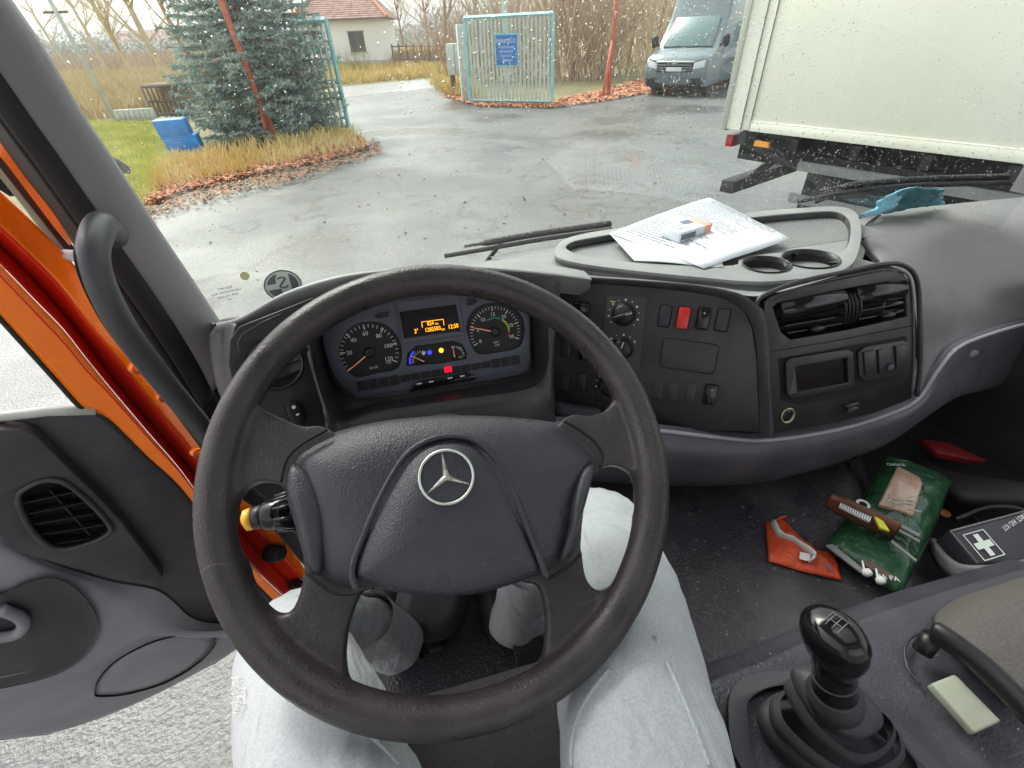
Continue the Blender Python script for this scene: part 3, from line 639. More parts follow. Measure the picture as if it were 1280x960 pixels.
for (x0, y0, x1, y1) in ((980, 407, 1056, 394), (983, 416, 1056, 403), (1070, 389, 1131, 378), (1070, 399, 1132, 388)):
    a = Vector(FV.uv(x0, y0, -.01)); b = Vector(FV.uv(x1, y1, -.01))
    M().hexa([FV.p(a.x, a.y-.001, -.03), FV.p(b.x, b.y-.001, -.03), FV.p(b.x, b.y+.001, -.03), FV.p(a.x, a.y+.001, -.03), FV.p(a.x, a.y-.001, -.006), FV.p(b.x, b.y-.001, -.006), FV.p(b.x, b.y+.001, -.006), FV.p(a.x, a.y+.001, -.006)]).build('vane', mGloss, dash)
for k in range(5):
    x = 1053+k*4.6
    M().tube(resample([FV.px(x, 368-k*.8, -.002), FV.px(x+4, 380-k*.8, .007), FV.px(x+4, 392-k*.8, .006), FV.px(x+1, 404-k*.8, -.002)], 4), .0028, 6).build('centre_rib', mBlack, dash, smooth=True)
M().tube([FV.px(962, 440, .0004), FV.px(1050, 425, .0004), FV.px(1141, 407, .0004)], .0010, 6).build('panel_seam', mGroove, dash)
M().tube([FV.px(962, 438, .0008), FV.px(1050, 423, .0008), FV.px(1141, 405, .0008)], .0007, 6).build('panel_edge', mDashMid, dash)
# display pocket and ashtray insert
po = pxl(FV, [(979, 452), (984, 447), (1055, 436), (1062, 440), (1064, 479), (1060, 484), (988, 497), (980, 492)])
pi_ = pxl(FV, [(990, 457), (1055, 446), (1057, 477), (993, 489)])
M().prism(FV, pxl(FV, [(973, 448), (1132, 420), (1136, 470), (1125, 480), (1000, 506), (976, 500)]), .0002, .0008).build('insert_rim', mGroove, dash)
fill2d('pocket_frame', FV, po, [pi_], .0009, .008, mSwitch, dash, bevel=.0015)
M().prism(FV, pi_, .0005, .0012).build('dark_pocket', mScreen, dash)
ao = pxl(FV, [(1070, 440), (1078, 433), (1126, 425), (1134, 428), (1135, 462), (1128, 467), (1080, 476), (1071, 470)])
ash = M().prism(FV, ao, .0009, .006).build('socket_cover', mSwitch, dash, bevel=.0015)
for pts in ([(1078, 440), (1092, 437), (1094, 466), (1080, 469)], [(1096, 437), (1103, 436), (1104, 466), (1097, 467)], [(1118, 432), (1131, 430), (1132, 459), (1119, 461)]):
    M().prism(FV, pxl(FV, pts, .006), .006, .010).build('cover_panel', mSwitch, ash, bevel=.001)
a, b = FV.uv(1112, 459, .008); M().lathe(Fr(FV.p(a, b, .006), FV.u, FV.n), [(.0075, 0), (.007, .006), (.004, .008)], 20).build('round_key', mDashMid, ash, smooth=True)
a, b = FV.uv(1108, 441, .008); text('12V', FV, a, b, .0063, .006, mDashTop, ash, 'symbol')
# cigarette lighter socket and latch
a, b = FV.uv(984.5, 519.5, .002); G = Fr(FV.p(a, b, 0), FV.u, FV.n)
M().lathe(G, [(.0165, 0), (.0165, .003), (.0150, .0045), (.0128, .0035), (.0122, .001)], 32).build('lighter_ring', mChromeDull, dash, smooth=True)
M().lathe(G, [(.0126, .0005), (.0120, .0028), (.006, .0014), (.002, .0025)], 24).build('lighter_well', mGloss, dash, smooth=True)
a, b = FV.uv(1064, 511, .002); G = Fr(FV.p(a, b, 0), FV.u, FV.n)
M().lathe(G, [(.013, 0), (.0135, .006), (.009, .009)], 20, sy=.5).build('latch', mSwitch, dash, smooth=True)
a, b = FV.uv(1064, 506, .002); M().lathe(Fr(FV.p(a, b, 0), FV.u, FV.n), [(.017, 0), (.017, .005), (.014, .007)], 20, sy=.3).build('latch_tab', mDash, dash, smooth=True)
# --- lower roll below the panels
row1 = [(560, 530, .585), (640, 531, .59), (700, 531, .60), (760, 534, .60), (840, 541, .585), (900, 548, .565), (960, 551, .545), (1040, 539, .545), (1100, 522, .555), (1144, 502, .575), (1168, 468, .61), (1194, 437, .645), (1232, 420, .68), (1285, 405, .70)]
row2 = [(560, 560, .57), (640, 560, .57), (700, 560, .575), (760, 565, .575), (840, 575, .56), (900, 580, .54), (960, 578, .53), (1040, 562, .53), (1100, 543, .54), (1150, 512, .56), (1180, 485, .60), (1205, 462, .64), (1240, 450, .68), (1290, 440, .70)]
row3 = [(560, 592, .60), (640, 592, .60), (700, 598, .60), (760, 603, .60), (840, 608, .60), (900, 607, .58), (960, 601, .57), (1040, 578, .57), (1100, 555, .58), (1152, 520, .60), (1184, 500, .63), (1212, 492, .66), (1250, 484, .70), (1290, 478, .72)]
R1 = [at(x, y, Y=Y) for x, y, Y in row1]; R2 = [at(x, y, Y=Y) for x, y, Y in row2]; R3 = [at(x, y, Y=Y) for x, y, Y in row3]
R1, R2, R3 = [r_+[Vector((1.57, r_[-1].y-.02, r_[-1].z))] for r_ in (R1, R2, R3)]
R0 = [p+Vector((0, .02, .003)) for p in R1]; R4 = [p+Vector((0, .16, -.02)) for p in R3]; R5 = [p+Vector((0, .42, -.05)) for p in R3]
loft('lower_roll', [R0, R1, R2, R3, R4, R5], mDashMid, dash, 4, 4)
M().tube(resample([p+Vector((0, -.001, .002)) for p in R1], 4), .0045, 8).build('roll_edge', mat('roll_edge_plastic', (.26, .26, .29), .4), dash, smooth=True)
M().prism(Fr(at(1035, 577, Y=.565), (1, 0, 0), (0, -.9, -.3)), smooth2([(-.055, .010), (0, .012), (.055, .010), (.04, -.012), (-.01, -.018), (-.045, -.004)], 3), -.002, .010).build('release_recess', mBlack, dash, bevel=.003)
q = at(1216, 442, Y=.655); M().lathe(Fr(q, (1, 0, 0), (0, -1, .1)), [(.014, -.004), (.014, .003), (.010, .004)], 20, sy=.6).build('key_lock', mDashTop, dash, smooth=True)
# --- passenger side bulge
A_ = [(1066, 281, 1.0), (1079, 272, 1.0), (1120, 262, 1.02), (1180, 256, 1.02), (1240, 250, 1.0), (1300, 245, .96)]
B_ = [(1074, 308, .90), (1088, 300, .88), (1130, 290, .90), (1190, 284, .90), (1245, 285, .88), (1300, 290, .84)]
C_ = [(1098, 334, .775), (1110, 330, .76), (1150, 335, .78), (1200, 340, .80), (1250, 345, .78), (1300, 345, .76)]
D_ = [(1138, 378, .69), (1142, 380, .68), (1165, 385, .70), (1205, 385, .73), (1250, 380, .75), (1300, 375, .74)]
E_ = [(1146, 440, .635), (1150, 440, .63), (1160, 435, .65), (1200, 415, .69), (1245, 405, .72), (1300, 395, .72)]
G_ = [(1146, 502, .582), (1150, 500, .58), (1165, 472, .615), (1192, 440, .65), (1232, 422, .685), (1300, 403, .71)]
def to_door(r_, dy=-.03):
    l_ = r_[-1]; return r_+[Vector((max(l_.x+.03, 1.57), l_.y+dy, l_.z))]
loft('passenger_bulge', [to_door([at(x, y, Y=Y) for x, y, Y in r]) for r in (A_, B_, C_, D_, E_, G_)], mPass, dash, 6, 5)
M().tube(resample([at(x, y, Y=Y) for x, y, Y in ((1079, 300, .86), (1082, 282, .94), (1100, 268, 1.0))], 4), .002, 6).build('panel_seam', mGroove, dash)
# --- storage tray
ZT = 1.705
FT = Fr((.6, .9, ZT), (1, 0, 0), (0, -.0, 1))
tro = [(694, 312), (704, 300), (730, 292), (780, 284), (860, 275), (940, 265), (1000, 260), (1045, 258), (1068, 264), (1076, 282), (1074, 310), (1060, 334), (1015, 346), (950, 352), (880, 347), (800, 339), (730, 330), (698, 322)]
tri_ = [(708, 311), (716, 302), (740, 297), (790, 289), (870, 280), (945, 271), (1000, 266), (1040, 264), (1058, 270), (1064, 284), (1060, 306), (1048, 316), (1010, 313), (965, 317), (925, 322), (915, 332), (820, 330), (740, 322)]
to_ = pxl(FT, tro, 0, 4); ti_ = pxl(FT, tri_, 0, 4)
cups = [circ(*FT.uv(958, 331), .047, 32, .040), circ(*FT.uv(1013, 324), .056, 32, .047)]
tray = fill2d('storage_tray', FT, to_, [ti_]+[[(a, b) for a, b in c] for c in cups], -.014, .0, mDashTop, dash, bevel=.003, seg=3)
tfo = fill2d('tray_floor', FT, ti_, [], -.022, -.018, mDashTop, dash)
k_ = M(); rows = [[FT.p(a, b, c) for a, b in ti_] for c in (-.019, -.003)]; k_.grid(rows, True).build('tray_wall', mDash, dash, smooth=True)
M().grid([[FT.p(a, b, c) for a, b in to_] for c in (-.05, -.006)], True).build('tray_skirt', mDashTop, dash, smooth=True)
# dashboard deck below the tray, from the windscreen to the panels
dk = [[FT.px(690, 330, -.03), FT.px(800, 345, -.032), FT.px(900, 356, -.034), FT.px(960, 362, -.036), FT.px(1050, 345, -.036), FT.px(1100, 332, -.04), FT.px(1125, 336, -.06)],
      [FT.px(690, 320, -.02), FT.px(790, 330, -.02), FT.px(880, 338, -.02), FT.px(960, 344, -.02), FT.px(1040, 334, -.02), FT.px(1070, 322, -.024), FT.px(1080, 330, -.045)],
      [Vector((x, Yg(x)-.22, 1.672)) for x in (.30, .45, .6, .75, .88, .97, 1.04)],
      [Vector((x, Yg(x)+.03, 1.635)) for x in (.22, .45, .65, .82, .95, 1.05, 1.13)]]
loft('dash_deck', dk, mDashTop, dash, 5, 4)
dk2 = [[FS.px(738, 352, .002), FS.px(800, 353, .002), FS.px(870, 359, .003), FS.px(922, 368, .004), FV.px(962, 368, .004), FV.px(1050, 344, .004), FV.px(1110, 332, .004), FV.px(1138, 338, .004)],
       [FT.px(725, 338, -.03), FT.px(800, 345, -.032), FT.px(880, 353, -.034), FT.px(935, 358, -.034), FT.px(975, 357, -.034), FT.px(1050, 343, -.036), FT.px(1110, 330, -.036), FT.px(1135, 332, -.05)]]
loft('dash_brow', dk2, mDashTop, dash, 5, 4)
rb = M()
u0, v0 = FT.uv(955, 312); u1, v1 = FT.uv(1056, 272)
for i in range(44):
    u = u0+(u1+.04-u0)*i/43; rb.fbox(FT, u-.0016, u+.0016, -.06+.0, .105, -.018, -.0165)
rb.build('ribbed_mat', mDashTop, dash, kind='stuff')
for cc, dz in zip(cups, (.09, .10)):
    ca = Vector((sum(a for a, b in cc)/32, sum(b for a, b in cc)/32)); q = M()
    for sgn in (0,):
        q.grid([[FT.p(ca.x+(a-ca.x)*s, ca.y+(b-ca.y)*s, c) for a, b in cc] for s, c in ((1.03, .001), (1.0, .001), (.97, -.01), (.9, -dz), (.05, -dz))], True)
    cu_ = q.build('cup_holder', mBlack, dash, smooth=True, solid=-.002)
    for k in range(3):
        an = radians(90+120*k); d = Vector((cos(an), sin(an))); e = Vector((-d.y, d.x))*.006
        o_ = ca+d*.050; i_ = ca+d*.034
        M().add([FT.p(o_.x+e.x, o_.y+e.y, -.001), FT.p(o_.x-e.x, o_.y-e.y, -.001), FT.p(i_.x, i_.y, -.004), FT.p(o_.x, o_.y, -.03)], [(0, 1, 2), (0, 2, 3), (1, 3, 2), (0, 3, 1)]).build('cup_tongue', mBlack, cu_)
# dark body behind all panels
M().add([], []).box((-.30, .86, 1.05), (1.2, 1.0, 1.55)).build('bulkhead', mGroove, dash)
lw = [[at(400, 520, Y=.66), at(560, 520, Y=.66), at(700, 520, Y=.68)], [Vector((-.14, .74, 1.36)), Vector((.05, .74, 1.36)), Vector((.35, .74, 1.36))], [Vector((-.14, .9, 1.2)), Vector((.05, .9, 1.2)), Vector((.35, .9, 1.2))]]
loft('knee_panel', lw, mDash, dash, 4, 4)

# ================================================================== CAB SHELL
cab = thing('truck_cab', 'orange truck cab body around the driver with its dark pillar trim, floor and rain-spotted windscreen', 'truck cab', (0, .5, .95))
def strip(name, A, B, m, parent, depth=.02, bulge=0, k=4, bd=(0, 0, 1), **kw):
    """band between two polylines of 3-D points, rounded outwards by bulge, with thickness"""
    A = resample(A, k); B = resample(B, k); rows = []
    n_ = 7
    for i in range(n_):
        t = i/(n_-1); r = []
        for a, b in zip(A, B):
            p = a.lerp(b, t); d = (CAM_DIR(p))*bulge*sin(pi*t); r.append(p+d)
        rows.append(r)
    return M().grid(rows).build(name, m, parent, smooth=True, solid=depth, **kw)
def CAM_DIR(p):   # direction from a pillar point into the cab
    return Vector((.75, -.65, 0))
def pl3(pts, X): 
    if not hasattr(X, '__len__'): X = [X]*len(pts)
    return [at(x, y, X=v) for (x, y), v in zip(pts, X)]
P0 = pl3([(-30, -50), (3, 0), (41, 55), (91, 138), (130, 195), (192, 289), (234, 350), (262, 392), (285, 425)], [-.43, -.43, -.43, -.428, -.425, -.42, -.415, -.41, -.40])
P1 = pl3([(-90, -30), (-50, 25), (0, 98), (40, 155), (69, 195), (148, 310), (200, 385), (238, 445), (262, 490)], [-.45]*9)
P15 = pl3([(-100, 0), (-60, 50), (-10, 118), (30, 175), (58, 213), (135, 325), (188, 405), (226, 465), (252, 505)], [-.47]*9)
JJ = pl3([(-110, 10), (-70, 60), (-20, 135), (10, 175), (40, 218), (97, 297), (168, 440), (250, 552), (300, 622)], [-.53]*9)
strip('a_pillar_trim', P0, P1, mPillar, cab, .01, .022)
strip('door_seal', P1, P15, mMatte, cab, .01, .008)
strip('pillar_channel', P15, JJ, mMatte, cab, .01, .0)
for s in (.25, .55, .85):
    M().tube(resample([a.lerp(b, s)+Vector((.006, -.006, 0)) for a, b in zip(P15, JJ)], 4), .006 if s != .55 else .009, 8).build('rubber_rib', mBlack, cab, smooth=True)
# lower end of the seal between column and jamb
SLa = pl3([(268, 430), (325, 530), (372, 590), (405, 640), (425, 690)], [-.43, -.43, -.42, -.41, -.41]); SLb = pl3([(238, 535), (290, 612), (322, 640), (357, 680), (384, 712)], [-.52, -.50, -.48, -.46, -.45])
strip('lower_channel', SLa, SLb, mMatte, cab, .01, 0)
for s in (.15, .45, .8):
    M().tube(resample([a.lerp(b, s)+Vector((.006, -.006, 0)) for a, b in zip(SLa, SLb)], 4), .006, 8).build('rubber_rib', mBlack, cab, smooth=True)
# thin orange edge, outer black strip
O1 = pl3([(-60, 75), (0, 160), (25, 198), (97, 296)], -.535); O2 = pl3([(-60, 100), (0, 184), (12, 204), (92, 302)], -.55)
strip('pillar_edge', O1, O2, mOrange, cab, .012, 0)
K0 = pl3([(-60, 108), (0, 188), (14, 208), (95, 312)], -.56); K1 = pl3([(-60, 135), (0, 206), (47, 266), (83, 318)], -.60)
strip('outer_strip', K0, K1, mBlack, cab, .012, .0)
# orange jamb: flange, channel
T = pl3([(-60, 190), (0, 240), (61, 297), (97, 336), (125, 380), (168, 444), (215, 505), (255, 553), (300, 618), (350, 666), (386, 718)], [-.58, -.58, -.57, -.565, -.56, -.555, -.55, -.54, -.52, -.49, -.47])
RR = pl3([(-60, 225), (0, 283), (60, 340), (90, 374), (111, 402), (161, 463), (205, 518), (240, 560), (290, 625), (340, 678), (384, 728)], [-.60]*6+[-.59, -.58, -.56, -.53, -.51])
RC = pl3([(-60, 250), (0, 306), (50, 358), (85, 398), (108, 428), (150, 485), (195, 538), (235, 583), (280, 640), (328, 696), (372, 738)], [-.66]*6+[-.65, -.64, -.61, -.58, -.56])
RL = pl3([(-60, 275), (0, 330), (45, 376), (80, 412), (105, 444), (140, 487), (185, 540), (228, 590), (270, 650), (318, 710), (362, 752)], [-.64]*6+[-.635, -.63, -.60, -.57, -.55])
strip('jamb_flange', T, RR, mOrange, cab, .002, 0)
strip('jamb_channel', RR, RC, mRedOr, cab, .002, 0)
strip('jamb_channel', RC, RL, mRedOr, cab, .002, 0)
for x, y in ((171, 461), (204, 497), (247, 566)):
    p = at(x, y, X=-.545); Fb = Fr(p, (.65, .75, 0), (.75, -.65, 0))
    bo = M().lathe(Fb, [(.011, -.012), (.011, .002), (.008, .004)], 20).build('washer', mOrange, cab, smooth=True)
    M().lathe(Fr(Fb.p(0, 0, .004), Fb.u, Fb.n), [(.0055, 0), (.0055, .005), (.004, .006)], 6).build('bolt', mOrange if y != 497 else mGroove, bo)
for x, y, r in ((343, 692, .026), (372, 731, .017)):
    p = at(x, y, X=-.53); Fb = Fr(p, (.65, .75, 0), (.8, -.5, .3))
    M().lathe(Fb, [(r, -.02), (r*1.05, .0), (r*.8, .004), (r*.95, .012), (r*.7, .018), (r*.85, .026), (r*.5, .034)], 24).build('rubber_grommet', mMatte, cab, smooth=True)
M().tube([at(82, 318, X=-.57), at(92, 320, X=-.555), at(99, 322, X=-.54)], [.009, .010, .009], 10).build('hinge_pin', mConc, cab, smooth=True)
# grab handle
gh = thing('grab_handle', 'curved black grab handle fixed to the left windscreen pillar', 'handle', at(130, 290, X=-.46))
hp = [at(142, 292, X=-.43), at(128, 283, X=-.42), at(119, 300, X=-.412), at(117, 325, X=-.41), at(128, 362, X=-.41), at(155, 412, X=-.41), at(195, 465, X=-.41), at(240, 520, X=-.40), at(280, 570, X=-.39)]
M().tube(resample(hp, 6), [.0225-.00007*i for i in range(49)], 18, flat=.85).build('grip', mHandle, gh, smooth=True)
M().tube(resample([p+Vector((-.012, -.013, .010)) for p in hp[2:]], 5), .0016, 6).build('mould_line', mGroove, gh, smooth=True)
mb = [at(x, y, X=-.445) for x, y in ((110, 252), (130, 250), (160, 296), (146, 300))]
q = M(); q.hexa([p+Vector((-.02, .02, 0)) for p in mb]+[p+Vector((.004, -.006, 0)) for p in mb]); q.build('mount', mBlack, gh, bevel=.003)
M().tube(resample([at(x, y, X=-.43)+Vector((.014, -.014, 0)) for x, y in ((153, 240), (157, 258), (165, 272), (172, 278))], 4), .0018, 6).build('trim_notch', mGroove, cab, smooth=True)

# windscreen: curved glass, frit-less, with seal; outside drops
def glassp(x, z, off=0): return Vector((x, Yg(x)-.18*(z-1.66)+off, z))
mGlass = bpy.data.materials.new('windscreen_glass'); mGlass.use_nodes = True; n = mGlass.node_tree; L = n.links.new
for nd in list(n.nodes):
    if nd.type != 'OUTPUT_MATERIAL': n.nodes.remove(nd)
out = n.nodes['Material Output']; tr = n.nodes.new('ShaderNodeBsdfTransparent'); tr.inputs[0].default_value = (.91, .97, .93, 1)
gl = n.nodes.new('ShaderNodeBsdfGlossy'); gl.inputs['Roughness'].default_value = .02
fz = n.nodes.new('ShaderNodeFresnel'); fz.inputs['IOR'].default_value = 1.75; mx = n.nodes.new('ShaderNodeMixShader')
L(fz.outputs[0], mx.inputs[0]); L(tr.outputs[0], mx.inputs[1]); L(gl.outputs[0], mx.inputs[2]); L(mx.outputs[0], out.inputs[0])
gx = [-.43+.075*i for i in range(27)]; gz = [1.52+.08*i for i in range(13)]
M().grid([[glassp(x, z) for x in gx] for z in gz]).build('windscreen', mGlass, cab, smooth=True)
# dark lower edge seal of the screen
M().tube([glassp(x, 1.60-.0*x, .03) for x in gx], .016, 8).build('windscreen_seal', mBlack, cab, smooth=True)
# raindrops: low domes on the outer face
mDrop = mat('water_drop', (1, 1, 1), .0, trans=1, ior=1.33)
_n = mDrop.node_tree; _b = _n.nodes['Principled BSDF']; _o = _n.nodes['Material Output']; _t = _n.nodes.new('ShaderNodeBsdfTransparent'); _m = _n.nodes.new('ShaderNodeMixShader')
_m.inputs[0].default_value = .5; _n.links.new(_t.outputs[0], _m.inputs[1]); _n.links.new(_b.outputs[0], _m.inputs[2]); _n.links.new(_m.outputs[0], _o.inputs[0])
rnd = random.Random(3); q = M()
def drop(p, r, nrm, ux, uz, e):
    seg = 7; vs = []; 
    for rr_, hh in ((1, 0), (.78, .20), (.35, .32)):
        for k in range(seg):
            a = 2*pi*k/seg; vs.append(p+ux*(r*rr_*cos(a))+uz*(r*rr_*e*sin(a))+nrm*(hh*r))
    vs.append(p+nrm*(r*.34)); fs = []
    for i in range(2):
        for k in range(seg): fs.append((i*seg+k, i*seg+(k+1) % seg, (i+1)*seg+(k+1) % seg, (i+1)*seg+k))
    for k in range(seg): fs.append((2*seg+k, 2*seg+(k+1) % seg, 3*seg))
    fs.append(tuple(reversed(range(seg)))); q.add(vs, fs)
def wiped(x, z):
    # the two arcs swept by the blades stay nearly dry
    for cx, cz, r1 in ((.30, 1.58, .46), (1.05, 1.60, .42)):
        d = sqrt((x-cx)**2+((z-cz)*1.05)**2)
        if d < r1: return True
    return False
nd_ = 0
while nd_ < 9500:
    x = rnd.uniform(-.41, 1.5); z = rnd.uniform(1.63, 2.32)
    dens = .05
    if not wiped(x, z): dens = .40
    if x > .75: dens += .35 if z < 1.98 else .1
    if x > .6 and z < 1.84 : dens += 1.2
    if x > .55 and x < 1.0 and z > 1.9: dens += .3
    if x < .05: dens = .09
    if z > 2.05 and x > .05: dens += .12
    if x > .2 and x < .9 and z > 1.9: dens += .25
    if rnd.random() > dens: continue
    r = rnd.choice((.0006, .0008, .0009, .0011, .0013, .0018)) * rnd.uniform(.7, 1.2)
    p = glassp(x, z, .0006); drop(p, r, Vector((0, .98, .18)), Vector((1, 0, 0)), Vector((0, -.18, .98)), rnd.uniform(1, 1.5)); nd_ += 1
q.build('raindrops', mDrop, cab, smooth=True, kind='stuff')
# sticker (round club badge seen from behind), oval sticker, glass maker's print
def gframe(px, py, off=-.003):
    p = on_glass(px, py, off); e = .01; dx = glassp(p.x+e, p.z)-glassp(p.x-e, p.z); dz = glassp(p.x, p.z+e)-glassp(p.x, p.z-e)
    dx.normalize(); return Fr(p, dx, dx.cross(dz).normalized())
mStk = mat('sticker_grey', (.11, .13, .135), .5); mStkW = mat('sticker_pale', (.55, .6, .56), .5); mYel = mat('sticker_yellow', (.55, .55, .3), .5)
GS = gframe(354, 357)
stk = tag(M().lathe(GS, [(.038, -.0002), (.038, 0)], 48).build('windscreen_sticker', mStkW), 'round grey and pale club sticker, lettering mirrored, low on the windscreen left of the wheel', 'sticker')
def ringp(F, r0, r1, c0, c1, n_=48):
    return M().grid([[F.p(r*cos(2*pi*k/n_), r*sin(2*pi*k/n_), c) for k in range(n_)] for r, c in ((r0, c0), (r0, c1), (r1, c1), (r1, c0))], True)
ringp(GS, .0345, .037, .0001, .0004).build('ring', mStk, stk)
M().prism(GS, [(.031*cos(radians(a)), .031*sin(radians(a))) for a in range(-62, 63, 8)], .0001, .0004).build('right_field', mStk, stk)
M().prism(GS, [(.031*cos(radians(a)), .031*sin(radians(a))) for a in range(100, 172, 8)]+[(-.012, .008), (-.010, .020)], .0001, .0004).build('upper_field', mStk, stk)
M().prism(GS, [(.031*cos(radians(a)), .031*sin(radians(a))) for a in range(188, 262, 8)]+[(-.006, -.006)], .0001, .0004).build('lower_field', mStk, stk)
text('S', GS, .001, .006, .0006, .042, mStk, stk, 'letter', mirror=True, sx=1.15)
text('04', GS, .006, -.022, .0006, .014, mStkW, stk, 'letter', mirror=True)
GO = gframe(306, 345)
tag(M().lathe(GO, [(.0085, -.0003), (.0085, 0)], 24, sy=1.15).build('oval_sticker', mYel), 'tiny pale yellow round sticker on the windscreen beside the pillar', 'sticker')
GP = gframe(283, 368)
gp = M()
for i, s in enumerate(('SEKURIT', 'LAMINATED AS2', '43R-001234', 'E4')):
    t_ = text(s, GP, .002, .014-.009*i, 0, .0075, mStk, cab, 'glass_print', mirror=True)
# cab floor, walls and engine tunnel
struct(M().add([], []).box((-.30, -.5, .98), (1.55, 1.0, 1.04)).build('floor', mFloor))
M().box((-.30, .98, 1.0), (1.5, 1.03, 1.6)).build('front_bulkhead', mCarpet, cab)
def slab(name, pts, z0, z1, m_, parent, bevel=.01, **kw):
    F0 = Fr((0, 0, z1), (1, 0, 0), (0, 0, 1)); ab = [F0.uv(x, y) for x, y in pts]
    return M().prism(F0, ab, z0-z1, 0).build(name, m_, parent, bevel=bevel, **kw)
ZF = 1.20
FF = Fr((0, 0, ZF), (1, 0, 0), (0, 0, 1))
tn = [[at(720, 600, Z=ZF), at(840, 585, Z=ZF), at(960, 560, Z=ZF), at(1045, 560, Z=ZF), at(1062, 575, Z=ZF-.005), at(1075, 570, Z=1.05)],
      [at(740, 690, Z=ZF), at(850, 670, Z=ZF), at(960, 650, Z=ZF), at(1070, 640, Z=ZF), at(1092, 650, Z=ZF-.005), at(1105, 645, Z=1.05)],
      [at(780, 800, Z=ZF), at(870, 760, Z=ZF), at(960, 740, Z=ZF), at(1090, 710, Z=ZF), at(1140, 720, Z=ZF-.005), at(1160, 715, Z=1.05)],
      [at(800, 920, Z=ZF), at(880, 880, Z=ZF), at(980, 850, Z=ZF), at(1110, 800, Z=ZF), at(1170, 790, Z=ZF-.005), at(1180, 785, Z=1.05)]]
for r in tn: r.insert(0, Vector((r[0].x-.005, r[0].y, 1.03)))
loft('engine_tunnel', tn, mFloor, cab, 5, 5)
struct(M().box((.86, -.2, 1.0), (1.55, .99, 1.06)).build('passenger_floor', mCarpet))
mHead = mat('headliner', (.42, .42, .40), .9, bump=.4, bscale=300)
fill2d('roof_lining', Fr((0, 0, 2.62), (1, 0, 0), (0, 0, 1)), [(-.5, -.75), (1.55, -.75), (1.55, .86), (-.5, .86)], [rrect(.5, .12, .95, .85, .06)], 0, .04, mHead, cab)  # unseen roof, added to direct the light; hatch opening lets more daylight in
fill2d('rear_wall', Fr((.5, -.78, 1.8), (1, 0, 0), (0, -1, 0)), [(-1.02, -.8), (1.02, -.8), (1.02, .81), (-1.02, .81)], [rrect(0, .2, 1.1, .55, .06)], 0, .03, mHead, cab)  # unseen back wall, added to shape the cab light; window hole brightens it
M().box((-.44, .86, 2.46), (1.5, .94, 2.62)).build('windscreen_header', mHead, cab)
M().box((1.56, -.75, 1.0), (1.60, .80, 1.55)).build('passenger_door_lining', mDash, cab)
M().box((1.56, .80, 1.72), (1.60, .92, 2.6)).build('right_pillar', mPillar, cab)
M().box((.60, .90, 1.04), (1.56, .95, 1.56)).build('passenger_bulkhead', mCarpet, cab)
# console beside the seat carrying the gear lever
ZC = 1.36
cn_ = [(878, 852), (940, 826), (1000, 800), (1070, 772), (1140, 748), (1210, 727), (1290, 704)]
ctop = [at(x, y, Z=ZC) for x, y in cn_]
cbk = [p+Vector((0, .03, -.05)) for p in ctop]; cbk2 = [p+Vector((0, .035, -.22)) for p in ctop]
cin = [p+Vector((0, -.03, .012)) for p in ctop]
cfr = [Vector((p.x*.93+.005, -.12, ZC+.015)) for p in ctop]
cen = [Vector((p.x*.93+.005, -.45, ZC+.015)) for p in ctop]
rws = [cbk2, cbk, ctop, cin, [a.lerp(b, .5) for a, b in zip(cin, cfr)], cfr, cen]
rws = [[Vector((r[0].x-.03, r[0].y-.03, 1.05)), Vector((r[0].x-.02, r[0].y-.02, r[0].z-.02))]+r for r in rws]
loft('console', rws, mConsole, cab, 5, 5)
# gear lever: gaiter steps and knob
gl_ = thing('gear_lever', 'black gear lever with a glossy knob on a stepped rubber gaiter', 'gear lever', at(1040, 900, Z=1.37))
def ovpx(pts, Z, k=4):
    F0 = Fr((0, 0, Z), (1, 0, 0), (0, 0, 1)); return [F0.p(*c) for c in smooth2([F0.uv(x, y) for x, y in pts], k)]
base = ovpx([(910, 900), (916, 860), (945, 843), (985, 840), (1030, 845), (1150, 930), (1190, 985), (1150, 1040), (1010, 1040), (925, 960)], 1.385)
M().grid([[p+Vector((0, 0, -.03)) for p in base], base], True).build('surround_edge', mBoot, gl_, smooth=True)
def ringsteps(name, rings, m_):
    return M().grid(rings, True).build(name, m_, gl_, smooth=True)
def oct_(cx, cy, rx, ry, ang, z, tcam=None, k=4):
    c, s = cos(ang), sin(ang); pts = []
    for u, v in ((1, .35), (.6, .95), (-.6, .95), (-1, .35), (-1, -.35), (-.6, -.95), (.6, -.95), (1, -.35)):
        pts.append(Vector((cx+(u*rx)*c-(v*ry)*s, cy+(u*rx)*s+(v*ry)*c, z)))
    return resample(pts, k, True)
c0 = at(1040, 905, Z=1.40); c3 = at(1047, 838, Z=1.50)
kn = at(1045, 790, Z=1.60)
st_ = []
def ringpx(pts, Z): return ovpx(pts, Z, 4)
base_in = ringpx([(934, 900), (936, 876), (962, 860), (1000, 857), (1040, 862), (1135, 940), (1165, 985), (1130, 1025), (1010, 1020), (945, 955)], 1.386)
fill2d('gaiter_plate', Fr((0, 0, 1.385), (1, 0, 0), (0, 0, 1)), [(p.x, p.y) for p in base], [[(p.x, p.y) for p in base_in]], -.02, .004, mBoot, gl_, bevel=.003)
M().grid([[p+Vector((0, 0, -.022)) for p in base_in], [p+Vector((0, 0, -.0)) for p in base_in]], True).build('recess_wall', mBlack, gl_, smooth=True)
